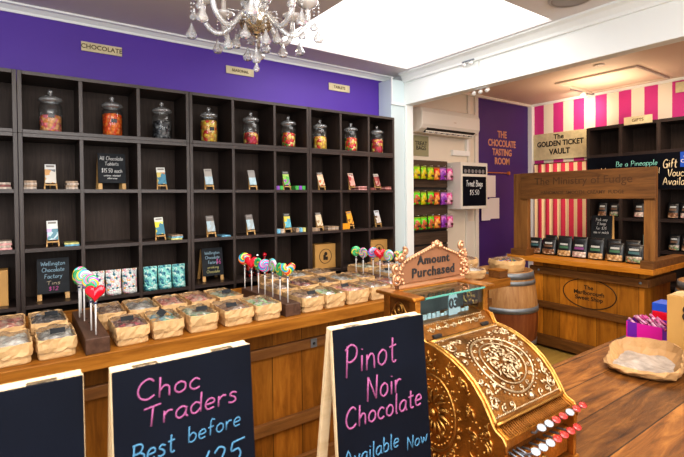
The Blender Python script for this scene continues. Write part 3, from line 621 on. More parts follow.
for i, x in enumerate((.722, .816, .91)):
    pouch(x, 3.245, Z4, .09, .15, .07, FLORT, ['teal floral pouch against the left divider', 'teal floral pouch, middle of the three', 'teal floral pouch, rightmost of the three'][i], 'teal floral pouches')
def giftbox(x, label, w=.215, h=.21):
    e = empty('kraft_gift_box', (x, 3.33, Z4), label, 'box', 'kraft gift boxes')
    MB().box(-w/2, w/2, -.05, .06, 0, h).build('carton', plain('gold_kraft', (.56, .31, .095), .5, var=.1, vscale=10) if 'gold_kraft' not in MATS else MATS['gold_kraft'], e, .002)
    m = MB(); a = [(.062*cos(q*pi/24*2), -.051, h*.5+.062*sin(q*pi/24*2)) for q in range(24)]; m.tube(a, .0028, 5, closed=True)
    m.box(-.022, .002, -.0515, -.05, h*.5-.032, h*.5+.012); m.ball((.004, -.05, h*.5+.02), .017, 8, (1, .1, 1)); m.box(.002, .024, -.0515, -.05, h*.5-.034, h*.5-.004)
    m.build('printed_emblem', BURN, e)
giftbox(2.17, 'square kraft gift box with round dark emblem in the bay by the post'); giftbox(2.778, 'kraft gift box behind the right-end lollipops beside the post'); giftbox(-.16, 'kraft gift box at the left picture edge')
# dark bottle-shaped toys behind the middle lollipops
for i, (x, c1) in enumerate(((1.47, 0), (1.535, 1), (1.60, 0))):
    e = empty('wrapped_figure_lolly', (x, 3.3, Z4), ['dark wrapped sweet with red cap behind the red heart lollipop', 'dark wrapped sweet with silver cap behind the middle lollipops', 'dark wrapped sweet with red cap behind the pink swirl lollipop'][i], 'sweet', 'dark wrapped sweets in row four')
    MB().lathe([(0, 0), (.027, .002), (.029, .05), (.026, .09), (.016, .12), (.012, .15)], 14).build('body', candy('dark_red_mix', [(.02, .015, .015), (.5, .03, .02), (.02, .02, .02), (.5, .2, .03)], 40) if 'dark_red_mix' not in MATS else MATS['dark_red_mix'], e)
    MB().ball((0, 0, .162), .018, 10).build('cap', [RED, CHROME][c1], e)

# ------------------------------------------------------------------ wall plaques
def plaque(x, z, w, h, txt, label, y=3.498, mat=PLAQUE, ink=SOFTINK, size=.035, face='back', lead=1):
    rz = 0 if face == 'back' else -pi/2
    loc = (x, y, z)
    e = empty('sign_plaque', loc, label, 'sign', None, rz)
    MB().box(-w/2, w/2, -.008, 0, -h/2, h/2).build('plate', mat, e, .001, seg=1)
    if txt: fontmesh(txt, size, ink, e, (0, -.009, 0), name='lettering', bold=.0006, lead=lead)
    return e
plaque(.488, 2.534, .25, .062, 'CHOCOLATE', 'cream plaque reading CHOCOLATE on the purple wall', size=.042)
plaque(1.494, 2.536, .24, .062, 'SEASONAL', 'cream plaque under the chandelier on the purple wall', size=.03)
plaque(2.487, 2.534, .24, .066, 'TABLETS', 'cream plaque on the purple wall nearest the white post', size=.034)
plaque(3.565, 2.05, .235, .22, 'TREAT\nBAGS', 'square olive plaque reading TREAT BAGS under the air conditioner', mat=PLAQUEG, ink=INK, size=.062, lead=.8)

# ------------------------------------------------------------------ back counter
CX0, CX1, CY0, CY1 = -1.4, 2.93, 1.97, 2.86
e = empty('display_counter', (0, 0, 0), 'long brown wooden counter carrying the paper trays of sweets', 'counter')
MB().box(CX0, CX1, CY0, CY1, .84, .9).build('countertop', OAK, e, .004)
MB().box(CX0, CX1-.04, CY0+.16, CY1-.06, .02, .84).build('plank_front', OAKV, e)
MB().box(CX0, CX1-.035, CY0+.135, CY0+.16, .675, .728).build('rail', OAKD, e, .003)
MB().box(CX0, CX1-.035, CY0+.135, CY0+.16, .275, .335).build('rail', OAKD, e, .003)
MB().box(CX0, CX1-.035, CY0+.13, CY0+.16, .0, .10).build('kick_rail', OAKD, e, .003)
for x in (-.2, 1.31, 2.6):
    bk = MB().box(x-.02, x+.02, CY0+.132, CY0+.135, .677, .726).build('bracket', STEEL, e, .001)
    MB().lathe([(0, .006), (.006, .005), (.008, 0)], 10, (x, CY0+.132, .70), Matrix.Rotation(pi/2, 4, 'X')).build('bolt', DARK, bk)

# ------------------------------------------------------------------ kraft paper trays of sweets
CM = [candy('sw_white', [(0.90, 0.90, 0.81), (0.89, 0.84, 0.75), (0.75, 0.68, 0.60)], 45, .3, .8), candy('sw_grey', [(0.42, 0.41, 0.37), (0.55, 0.52, 0.46), (0.34, 0.32, 0.29), (0.68, 0.68, 0.64)], 45, .3, .8),
      candy('sw_choc_red', [(0.24, 0.11, 0.08), (0.47, 0.10, 0.11), (0.16, 0.08, 0.07), (0.55, 0.37, 0.29)], 45, .3, .8), candy('sw_bright', [(0.88, 0.50, 0.16), (0.29, 0.47, 0.52), (0.58, 0.46, 0.34), (0.90, 0.75, 0.48), (0.21, 0.42, 0.29)], 45, .3, .8),
      candy('sw_green', [(0.29, 0.45, 0.23), (0.47, 0.55, 0.42), (0.68, 0.65, 0.50), (0.35, 0.21, 0.12)], 45, .3, .8), candy('sw_brown', [(0.34, 0.19, 0.11), (0.50, 0.32, 0.20), (0.24, 0.13, 0.09), (0.68, 0.55, 0.42)], 45, .3, .8),
      candy('sw_pink', [(0.81, 0.29, 0.23), (0.89, 0.47, 0.37), (0.62, 0.19, 0.15), (0.81, 0.62, 0.48)], 45, .3, .8), candy('sw_lime', [(0.29, 0.58, 0.13), (0.47, 0.62, 0.39), (0.81, 0.81, 0.68), (0.42, 0.29, 0.23)], 45, .3, .8),
      candy('sw_dark', [(0.10, 0.10, 0.10), (0.19, 0.17, 0.16), (0.42, 0.39, 0.37), (0.13, 0.12, 0.11)], 45, .3, .8)]
def rr_ring(w, d, z, n=44, jit=0, q=None, rc=.12):
    """points spread evenly round a rounded rectangle"""
    r = min(w, d)*rc; segs = []; sx, sy = w/2-r, d/2-r; per = 4*(sx+sy)+2*pi*r; out = []
    for j in range(n):
        t = (j+.5)/n*per; x = y = 0
        for k in range(4):
            L_ = 2*(sy if k % 2 == 0 else sx)
            ca, sa = (1, 0, -1, 0)[k], (0, 1, 0, -1)[k]
            if t <= L_:
                u = t-L_/2; x, y = ca*w/2-sa*u, sa*d/2+ca*u; break
            t -= L_
            if t <= pi*r/2:
                an = k*pi/2+t/r; cx = (sx, -sx, -sx, sx)[k]; cy_ = (sy, sy, -sy, -sy)[k]
                x, y = cx+r*cos(an), cy_+r*sin(an); break
            t -= pi*r/2
        if q: x += q.uniform(-jit, jit); y += q.uniform(-jit, jit); z_ = z+q.uniform(-jit, jit)
        else: z_ = z
        out.append((x, y, z_))
    return out
NAMES = ['white sweets', 'grey sweets', 'dark red sweets', 'orange and blue sweets', 'green and brown sweets', 'brown sweets', 'pink and red sweets', 'lime green sweets', 'black sweets']
def tray(x0, x1, y0, y1, ci, label, ptag=0, h=.078, z=.9, group='kraft paper trays of sweets on the counter'):
    w, d = x1-x0-.008, y1-y0-.012; q = random.Random(label)
    e = empty('paper_tray', ((x0+x1)/2, (y0+y1)/2, z), label, 'paper tray', group, q.uniform(-.05, .05))
    m = MB(); J = .0021
    rings = [rr_ring(w*.90, d*.92, .0012), rr_ring(w*.93, d*.94, .006, jit=.001, q=q), rr_ring(w*.935, d*.945, h*.25, jit=J, q=q), rr_ring(w*.94, d*.95, h*.46, jit=J, q=q),
             rr_ring(w*.985, d*.985, h*.40, jit=J*1.6, q=q), rr_ring(w*1.0, d*1.0, h*.55, jit=J*1.5, q=q), rr_ring(w*.99, d*.99, h*.78, jit=J*1.5, q=q), rr_ring(w*.985, d*.985, h*.98, jit=J*1.4, q=q), rr_ring(w*.955, d*.965, h*.99, jit=J*1.4, q=q), rr_ring(w*.92, d*.94, h*.66, jit=J, q=q)]
    m.loft(rings, False, True, False); m.build('paper_bag', KRAFT, e)
    ph = [q.uniform(0, 6) for _ in range(4)]
    def hf(u, v):
        ex = 1-max(abs(u*2-1), abs(v*2-1))**4
        return ((u-.5)*w*.91, (v-.5)*d*.91, h*.70+ex*.017+.006*sin(11*u+ph[0])*sin(9*v+ph[1])+q.uniform(-.004, .004))
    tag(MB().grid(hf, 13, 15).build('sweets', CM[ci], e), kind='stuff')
    def ff(u, v):
        ex = 1-max(abs(u*2-1), abs(v*2-1))**6
        return ((u-.5)*w*.93, (v-.5)*d*.93, h*.93+ex*.012+.0035*sin(9*u+5*v+ph[2])+.003*sin(14*v-7*u+ph[3])+q.uniform(-.0015, .0015))
    MB().grid(ff, 11, 13).build('clear_film', FILM, e)
    if ptag:
        T = Matrix.Translation((q.uniform(-.03, .02), -d*.25+q.uniform(-.02, .05), h+.014)) @ Matrix.Rotation(-.7, 4, 'X') @ Matrix.Rotation(.78 if ptag == 2 else 0, 4, 'Y')
        a, bb = (.016, .016) if ptag == 2 else (.025, .010)
        MB().box(-a, a, -.0015, .0015, -bb, bb, T).build('price_tag', BOARDG, e)
FRONT = [(-.255, -.112, 5, 0), (-.105, .037, 0, 0), (.043, .182, 1, 3), (.31, .449, 2, 3), (.453, .594, 3, 2), (.606, .748, 4, 1), (.768, .922, 5, 1), (.928, 1.074, 7, 0), (1.182, 1.327, 5, 1), (1.331, 1.470, 7, 0), (1.474, 1.640, 6, 1), (1.645, 1.80, 5, 0), (1.805, 1.93, 2, 0), (2.04, 2.18, 3, 0)]
WHERE = ['off the left edge, front row', 'front row, cut by the left picture edge', 'front row, just left of the dark lollipop block', 'front row, just right of the red heart lollipop', 'front row, with a diamond shaped price tag', 'front row, third right of the first lollipop block', 'front row, with a dark price tag beside the lime tray', 'front row, just left of the second lollipop block', 'front row, just right of the second lollipop block', 'front row, second right of the middle lollipop block', 'front row, above the tall Pinot Noir chalkboard', 'front row, left of the till display', 'front row, behind the till sign', 'front row, hidden end behind the till sign']
for (a, bb, ci, pt), wh in zip(FRONT, WHERE): tray(a, bb, 2.0, 2.25, ci, 'kraft tray of '+NAMES[ci]+', '+wh, pt)
BACK = [(-.115, .022, 6, 0), (.03, .172, 8, 1), (.288, .412, 5, 0), (.418, .560, 1, 0), (.564, .700, 6, 0), (.704, .84, 6, 0), (.845, .99, 4, 3), (1.19, 1.335, 5, 0), (1.34, 1.485, 2, 0), (1.49, 1.64, 5, 1), (1.645, 1.79, 1, 0), (1.795, 1.925, 5, 0), (2.045, 2.2, 1, 1), (2.205, 2.36, 5, 0)]
WB = ['second row, at the left picture edge', 'second row, left of the lollipop stems', 'second row, right behind the red heart', 'second row, in front of the white floral pouches', 'second row, in front of the teal pouches', 'second row, before the shelf bay divider', 'second row, in front of the Wellington $6 chalkboard', 'second row, right of the pink swirl lollipop', 'second row, second after the middle lollipops', 'second row, third after the middle lollipops', 'second row, in front of the kraft gift box', 'second row, left of the end lollipops', 'second row, beneath the end heart lollipop', 'second row, last before the till sign']
for (a, bb, ci, pt), wh in zip(BACK, WB): tray(a, bb, 2.29, 2.56, ci, 'kraft tray of '+NAMES[ci]+', '+wh, pt)
THIRD = [(1.30, 1.46, 5, 0), (1.47, 1.64, 1, 0), (1.65, 1.82, 5, 0), (2.06, 2.24, 4, 0), (2.25, 2.42, 6, 1)]
WT = ['rear row, behind the rainbow heart lollipop', 'rear row, below the empty shelf cell', 'rear row, under the kraft gift box', 'rear row, beneath the end lollipops', 'rear row, farthest along towards the post']
for (a, bb, ci, pt), wh in zip(THIRD, WT): tray(a, bb, 2.60, 2.83, ci, 'kraft tray of '+NAMES[ci]+', '+wh, pt)

# ------------------------------------------------------------------ lollipops
def lblock(x0, x1, y0, y1, label, h=.062):
    e = empty('lollipop_block', ((x0+x1)/2, y0, .9), label, 'display block', 'dark wooden lollipop blocks')
    MB().box(-(x1-x0)/2, (x1-x0)/2, 0, y1-y0, 0, h).build('block', BLOCK, e, .003)
    n = 7
    for i in range(n): MB().lathe([(0, .0012), (.0042, .001), (.0042, 0)], 8, (0, .03+(y1-y0-.06)*i/(n-1), h)).build('peg_hole', DARK, e)
lblock(.203, .288, 1.98, 2.52, 'dark wooden block holding the lollipops on the left'); lblock(1.085, 1.172, 2.005, 2.56, 'dark wooden block holding the middle lollipops'); lblock(1.935, 2.03, 2.12, 2.56, 'dark wooden block holding the lollipops by the till sign')
GRN = (.03, .42, .14); YEL = (.85, .62, .05); PNK = (.80, .20, .42); BLU = (.08, .35, .62); WHT = (.82, .82, .80); TEA = (.12, .55, .55); PUR = (.35, .10, .5); ORG = (.85, .3, .04); REDC = (.7, .02, .05)
SW = dict(green=swirl('sw_l_green', [GRN, (.10, .55, .2), GRN, YEL, (.03, .35, .12)]), pastel=swirl('sw_l_pastel', [(.6, .75, .72), (.10, .50, .62), (.75, .62, .12), (.12, .55, .30), (.75, .25, .5)]), rainbow=swirl('sw_l_rainbow', [REDC, YEL, GRN, BLU, ORG]),
          pink=swirl('sw_l_pink', [(.75, .06, .3), (.05, .5, .55), (.8, .25, .5), (.3, .05, .5), (.05, .45, .6)]), mix=swirl('sw_l_mix', [GRN, PNK, TEA, YEL, PUR]), red=RED)
heart = []
for i in range(36):
    t = 2*pi*i/36; heart.append((.0029*16*sin(t)**3, .0029*(13*cos(t)-5*cos(2*t)-2*cos(3*t)-cos(4*t))))
def lolly(x, y, zc, kind, mat, label, rz=0, r=.0355, zb=.9, tilt=0):
    hs = r/.0355*.88
    z0 = zb+.06
    e = empty('lollipop', (x, y, z0), label, 'lollipop', 'lollipops standing in wooden blocks', rz); e.rotation_euler = (0, tilt, rz)
    hz = zc-z0; 
    MB().tube([(0, 0, .001), (0, 0, hz-r*.55)], .0033, 8).build('stick', STICK, e)
    m = MB()
    if kind == 'heart':
        for k in ((1, .010), (.93, .0125)): pass
        n = len(heart)
        rings = [[(a*s*hs, yy, bb*s*hs) for a, bb in heart] for s, yy in ((.6, -.0125), (.92, -.009), (1, -.004), (1, .004), (.92, .009), (.6, .0125))]
        m.loft([r_[::-1] for r_ in rings], True, True, True)
    else:
        Mx = Matrix.Rotation(pi/2, 4, 'X')
        m.lathe([(0, -.0085), (r*.7, -.0085), (r*.93, -.006), (r, 0), (r*.93, .006), (r*.7, .0085), (0, .0085)], 28, (0, 0, 0), Mx)
    m.build('candy_head', mat, e, loc=(0, 0, hz))
    MB().lathe([(.013, -r*.55), (.007, -r-.005), (.0055, -r-.012), (.012, -r-.026)], 10, (0, 0, hz)).build('wrapper', FILM, e)
    MB().ball((0, 0, hz-r-.010), .0075, 8, (1, 1, .6)).build('ribbon', RIBBON, e)
CAMZ = -.25
lolly(.245, 2.03, 1.131, 'heart', SW['red'], 'red heart lollipop at the front of the left block', -.45, .0325)
lolly(.238, 2.11, 1.124, 'disc', SW['green'], 'green and yellow swirl lollipop just behind the left red heart', -1.15, .034)
lolly(.247, 2.19, 1.148, 'disc', SW['mix'], 'multicoloured swirl lollipop half hidden by the left red heart', -.4, .034)
lolly(.232, 2.29, 1.156, 'disc', SW['pastel'], 'pastel rainbow swirl lollipop in the left block', -.4, .036)
lolly(.222, 2.38, 1.145, 'disc', SW['green'], 'green swirl lollipop at the back of the left block', -.9, .036)
lolly(.236, 2.46, 1.150, 'disc', SW['mix'], 'small swirl lollipop farthest back in the left block', .2, .034)
lolly(1.095, 2.53, 1.138, 'disc', SW['rainbow'], 'rainbow swirl lollipop farthest left in the middle block', -.4, .037)
lolly(1.10, 2.445, 1.128, 'heart', SW['red'], 'red heart lollipop in the middle block', -.75)
lolly(1.104, 2.36, 1.126, 'disc', SW['green'], 'green lollipop edge-on between the red heart and pink swirl', -1.35, .036)
lolly(1.11, 2.29, 1.124, 'disc', SW['pink'], 'pink and teal swirl lollipop facing the shop', -.5, .037)
lolly(1.117, 2.21, 1.136, 'disc', SW['pastel'], 'pastel lollipop seen edge-on right of the pink swirl', -1.5, .038)
lolly(1.12, 2.13, 1.122, 'disc', SW['green'], 'green lollipop seen edge-on left of the rainbow heart', -1.4, .036)
lolly(1.122, 2.05, 1.135, 'heart', SW['rainbow'], 'rainbow heart lollipop at the front of the middle block', -.5)
lolly(1.943, 2.545, 1.118, 'disc', SW['green'], 'thin green lollipop standing apart near the end block', 2.6, .036)
lolly(1.952, 2.475, 1.112, 'disc', SW['mix'], 'multicoloured lollipop edge-on behind the end red heart', -1.0, .036)
lolly(1.98, 2.40, 1.118, 'disc', SW['pink'], 'pink and blue swirl lollipop partly behind the end red heart', -.5, .038)
lolly(1.982, 2.33, 1.118, 'heart', SW['red'], 'red heart lollipop in the end block near the till sign', -.5)
lolly(1.968, 2.225, 1.118, 'disc', SW['pastel'], 'pastel lollipop beside the green one next to the till sign', -1.2, .038)
lolly(2.0, 2.148, 1.122, 'heart', SW['green'], 'green heart lollipop touching the till sign in view', -.4)

# baskets of sweets at the counter end
def basket(x, y, z, r, h, ci, label):
    q = random.Random(label)
    e = empty('paper_basket', (x, y, z), label, 'paper basket', 'round paper baskets at the counter end')
    m = MB(); n = 26
    rings = [[((rr+q.uniform(-1, 1)*jj)*cos(2*pi*j/n), (rr+q.uniform(-1, 1)*jj)*sin(2*pi*j/n), zz+q.uniform(-1, 1)*jj) for j in range(n)] for rr, zz, jj in ((r*.8, .003, 0), (r*.92, h*.25, .004), (r*.98, h*.5, .005), (r*1.04, h*.75, .006), (r*1.0, h, .006), (r*.9, h*.98, .005), (r*.86, h*.6, .003))]
    m.loft(rings, False, True, False); m.build('paper_bag', KRAFT, e)
    s = MB(); s.lathe([(r*.86, h*.62), (r*.7, h*.85), (r*.4, h*.97), (0, h*1.02)], n); s.v = [(a, b, c+q.uniform(-.006, .006)) for a, b, c in s.v]
    tag(s.build('sweets', CM[ci] if not hasattr(ci, 'name') else ci, e), kind='stuff')
    MB().lathe([(r*.9, h*.98), (r*.7, h*1.08), (r*.35, h*1.16), (.01, h*1.2), (.006, h*1.34), (.014, h*1.42)], 14).build('clear_film', FILM, e)
GUM = candy('gum_colours', [(.8, .04, .04), (.85, .6, .04), (.06, .15, .55), (.05, .45, .1), (.85, .35, .05), (.8, .78, .72)], 60)
basket(2.68, 2.13, .9, .105, .07, 0, 'crumpled paper basket of pale sweets on the counter corner behind the till')
basket(2.835, 2.335, .9, .115, .115, 5, 'paper basket of sweets with a twisted top behind the pale one')
e = empty('wooden_riser', (2.83, 2.02, .9), 'dark wooden riser box on the end corner of the long counter', 'riser')
MB().box(.0, .095, -.03, .07, 0, .05).build('box_body', OAKD, e, .003); MB().box(-.004, .099, -.034, .074, .05, .058).build('lid', OAK, e, .002)

# ------------------------------------------------------------------ foreground A-frame chalkboards
def aframe(x, y, z, w, h, label, lines, rz=0, tilt=.085, back=.17):
    e = empty('chalkboard_stand', (x, y, z), label, 'chalkboard', 'A-frame chalkboards on the till counter', rz)
    T = Matrix.Translation((0, 0, h)) @ Matrix.Rotation(-tilt, 4, 'X') @ Matrix.Translation((0, 0, -h))
    L = h/cos(tilt)
    p = MB().box(0, w, .0, .004, h-L+.045, h, T).build('black_panel', BOARD, e, .0006, seg=1)
    fr = MB(); fr.box(-.001, .020, .004, .014, h-L+.003, h, T); fr.box(w-.020, w+.001, .004, .014, h-L+.003, h, T); fr.box(.020, w-.020, .004, .014, h-.02, h, T); fr.box(.020, w-.020, .004, .014, h-L+.05, h-L+.07, T)
    fr.build('front_frame', PINEX, e, .0008, seg=1)
    T2 = Matrix.Translation((0, .015, h)) @ Matrix.Rotation(back, 4, 'X') @ Matrix.Translation((0, 0, -h))
    bk = MB(); L2 = h/cos(back)-.003
    bk.box(0, .019, 0, .010, h-L2, h-.001, T2); bk.box(w-.019, w, 0, .010, h-L2, h-.001, T2); bk.box(.019, w-.019, 0, .010, h-.02, h-.001, T2); bk.box(.019, w-.019, 0, .010, h-L2+.05, h-L2+.07, T2)
    bk.build('back_leg', PINEX, e, .0008, seg=1)
    for k in (.22, .78): MB().box(w*k-.016, w*k+.016, .004, .022, h-.0005, h+.0007, T).build('hinge', SILVER, e)
    for mt, ls in lines:
        m = MB()
        for txt, xx, zz, hh, ww, rise in ls: chalk(m, txt, xx, zz, hh, ww, -.0006, rise, r=min(.0018, hh*.048), n=6, wob=.02)
        m.v = [tuple(T @ Vector(p_)) for p_ in m.v]; m.build('lettering', mt, e)
aframe(.0972, .66, .9, .196, .3705, 'black A-frame chalkboard reading Choc Traders Best before', [(PINKC, [('Choc', .028, .326, .027, .090, -.03), ('Traders', .035, .289, .027, .138, .01)]), (BLUEC, [('Best', .020, .244, .026, .058, .04), ('before', .094, .251, .022, .082, .03), ('4/25', .080, .200, .030, .100, .03)])])
aframe(.456, .667, .9, .209, .361, 'black A-frame chalkboard reading Pinot Noir Chocolate Available Now', [(PINKC, [('Pinot', .019, .276, .051, .120, .06), ('Noir', .062, .221, .043, .084, .04), ('Chocolate', .014, .182, .036, .180, .03)]), (BLUEC, [('Available', .008, .118, .027, .124, .05), ('Now', .148, .110, .024, .054, .08)])], rz=-.09)
aframe(-.132, .66, .9, .196, .376, 'blank black A-frame chalkboard at the lower left picture corner', [])

# ------------------------------------------------------------------ till counter
e = empty('till_counter', (0, 0, 0), 'rustic plank counter carrying the cash register and chalkboards', 'counter')
MB().box(-.9, 2.9, -.15, .865, .845, .9).build('countertop', RUSTIC, e, .004)
MB().box(-.86, 2.86, -.10, .80, 0, .845).build('cabinet', OAKD, e)

# ------------------------------------------------------------------ cash register
RX, RY, RZ = .73, .505, .9
REG = empty('cash_register', (RX, RY, RZ), 'ornate antique brass cash register with Amount Purchased sign', 'cash register')
def rb(m, name, mat, parent=REG, bevel=0, kind=None):
    m.v = [(p[0]-RX, p[1]-RY, p[2]-RZ) for p in m.v]
    o = m.build(name, mat, parent, bevel)
    if kind: o['kind'] = kind
    return o
XA, XB = .73, .992
PROF = [(.845, .902), (.845, 1.262), (.735, 1.262), (.735, 1.205), (.722, 1.200), (.709, 1.176), (.690, 1.174), (.663, 1.168), (.634, 1.158), (.604, 1.143), (.580, 1.125), (.557, 1.100), (.540, 1.073), (.530, 1.055), (.524, 1.050), (.510, 1.044), (.504, 1.034), (.503, 1.018), (.505, .96), (.505, .902)]
SIDE = [(y, z) for y, z in PROF if z <= 1.206 and not (y == .845 and z > 1.2)]
SIDE = [(.845, .93), (.845, 1.205)]+[(y, z) for y, z in PROF[3:-1]]+[(.505, .93)]
for a, b_ in ((XA, XA+.010), (XB-.010, XB)):
    m = MB(); m.prism(SIDE, a, b_, 0)
    p = rb(m, 'side_panel', BRASS, bevel=.002)
    if a == XA: side_l = p
m = MB(); CORE = [(.84, .93), (.84, 1.203), (.74, 1.203), (.712, 1.170), (.69, 1.166), (.663, 1.160), (.604, 1.134), (.56, 1.092), (.535, 1.05), (.53, 1.03), (.53, .93)]
m.prism(CORE, XA+.010, XB-.010, 0); rb(m, 'body', BRASSD)
# base with stepped plinth
m = MB(); m.box(XA-.012, XB+.012, .497, .856, .9, .915); m.box(XA-.006, XB+.006, .501, .851, .915, .93); rb(m, 'plinth', BRASS, bevel=.003)
m = MB(); m.box(XA+.012, XB-.012, .518, .53, .935, .99); dr = rb(m, 'drawer_front', BRASS, bevel=.002)
m = MB(); m.lathe([(.006, 0), (.008, .006), (.012, .010), (.010, .018), (0, .02)], 12, ((XA+XB)/2, .518, .962), Matrix.Rotation(pi/2, 4, 'X')); rb(m, 'drawer_knob', BRASSL, dr) if False else None
m.v = [(p[0]-RX, p[1]-RY, p[2]-RZ) for p in m.v]; m.build('drawer_knob', BRASSL, dr)
# curved lid
CUR = [(.706, 1.1735), (.690, 1.1725), (.663, 1.1665), (.634, 1.1565), (.604, 1.1415), (.580, 1.1235), (.557, 1.0985), (.540, 1.072), (.533, 1.057)]
cl = [0]
for i in range(1, len(CUR)): cl.append(cl[-1]+hypot(CUR[i][0]-CUR[i-1][0], CUR[i][1]-CUR[i-1][1]))
LL = cl[-1]
def curve(v):
    s = max(0, min(1, v))*LL
    for i in range(1, len(CUR)):
        if s <= cl[i]+1e-9:
            t = (s-cl[i-1])/(cl[i]-cl[i-1]); a, b_ = CUR[i-1], CUR[i]
            dy, dz = b_[0]-a[0], b_[1]-a[1]; l = hypot(dy, dz)
            return a[0]+dy*t, a[1]+dz*t, dz/l*-1*-1, dy/l
    return CUR[-1][0], CUR[-1][1], 0, 1
def lid(u, v, h=0):     # u along the width, v down the curve; h = height above it
    y, z, a, b_ = curve(v); ny, nz = a, -b_
    return (XA+.012+u*(XB-XA-.024), y+ny*h, z+nz*h)
m = MB(); m.grid(lambda u, v: lid(u, v, 0), 8, 40); cov = rb(m, 'curved_lid', BRASSD)
WL = XB-XA-.024
def lp(x, s, h=0): return lid(.5+x/WL, .5+s/LL, h)
m = MB()
for u in (0.0, 1.0):
    m.tube([lid(u, v/30, .001) for v in range(31)], .0042, 8)
m.tube([lid(u/12, 1.0, .002) for u in range(13)], .0035, 8); m.tube([lid(u/12, 0.02, .002) for u in range(13)], .0035, 8)
rb(m, 'edge_moulding', BRASSL)
def spiral(fn, m, cx, cy, r, a0, turns, wid, dirn=1, h=.0015, n=26):
    pts, rad = [], []
    for i in range(n+1):
        t = i/n; a = a0+dirn*turns*2*pi*t; q = r*(1-t*.86)
        pts.append(fn(cx+q*cos(a), cy+q*sin(a), h)); rad.append(wid*(1-.45*t))
    m.tube(pts, rad, 6); m.ball(fn(cx+r*.1*cos(a0), cy+r*.1*sin(a0), h+.0006), wid*1.7, 6)
def leaf(fn, m, cx, cy, L_, a, w, h=.0012):
    pts = [fn(cx+L_*t*cos(a+.5*t), cy+L_*t*sin(a+.5*t), h*(1+.6*sin(pi*t))) for t in [i/6 for i in range(7)]]
    m.tube(pts, [w*.5, w, w*1.25, w*1.2, w*.9, w*.55, w*.15], 6)
q = random.Random(3)
m = MB()
cy0 = .005
for rr_, wd in ((.070, .0028), (.052, .0020)): m.tube([lp(rr_*1.12*cos(2*pi*i/48), cy0+rr_*sin(2*pi*i/48), .0015) for i in range(48)], wd, 6, closed=True)
for i in range(44): a = 2*pi*i/44; m.ball(lp(.0785*1.12*cos(a), cy0+.0785*sin(a)*.98, .002), .0026, 6)
for i in range(8):
    a = 2*pi*i/8
    spiral(lp, m, .030*cos(a), cy0+.030*sin(a), .014, a+1.6, 1.4, .0021, 1 if i % 2 else -1, .0022)
    leaf(lp, m, .012*cos(a+.3), cy0+.012*sin(a+.3), .02, a+.3, .0026, .002)
    leaf(lp, m, .040*cos(a+.4), cy0+.040*sin(a+.4), .013, a+1.6, .0026, .002)
    leaf(lp, m, .040*cos(a+.4), cy0+.040*sin(a+.4), .013, a-.9, .0024, .002)
m.ball(lp(0, cy0, .003), .0065, 10)
for i in range(60):
    a = q.uniform(0, 2*pi); r_ = q.uniform(.008, .047); m.ball(lp(r_*1.1*cos(a), cy0+r_*sin(a), .001), q.uniform(.0014, .0032), 6)
for i in range(16):
    a = 2*pi*i/16; spiral(lp, m, .061*1.12*cos(a), cy0+.061*sin(a), .0065, a, 1.2, .0014, 1 if i % 2 else -1, .001, 14)
rb(m, 'lid_medallion', SILVER, bevel=0)
m = MB()
for sx_ in (-1, 1):
    for sy_ in (-1, 1):
        cx, cy = sx_*.098, cy0+sy_*.072
        spiral(lp, m, cx, cy, .014, 0, 1.3, .0022, sx_*sy_); spiral(lp, m, cx-sx_*.02, cy+sy_*.012, .009, 1, 1.2, .0018, -sx_*sy_); spiral(lp, m, cx+sx_*.002, cy-sy_*.024, .009, 2, 1.2, .0018, sx_*sy_)
        for k in range(13): leaf(lp, m, cx+q.uniform(-.022, .012)*sx_, cy+q.uniform(-.045, .018)*sy_, q.uniform(.008, .016), q.uniform(0, 6.28), .0022)
        spiral(lp, m, cx-sx_*.045, cy+sy_*.012, .009, 2, 1.2, .0018, sx_*sy_); spiral(lp, m, cx+sx_*.004, cy-sy_*.046, .008, 2, 1.2, .0017, -sx_*sy_)
        for k in range(14): m.ball(lp(cx+q.uniform(-.022, .014), cy+q.uniform(-.03, .02), .001), q.uniform(.0013, .0026), 6)
for i in range(40): m.ball(lp(-.112+.224*i/39, LL*.5-.011, .0015), .0022, 6)
for i in range(40): m.ball(lp(-.112+.224*i/39, -LL*.5+.010, .0015), .0022, 6)
m.lathe([(.007, 0), (.008, .004), (.006, .010), (0, .0105)], 12, lp(.012, cy0+.083, .0), Matrix.Rotation(.9, 4, 'X'))
rb(m, 'lid_scrollwork', SILVER)
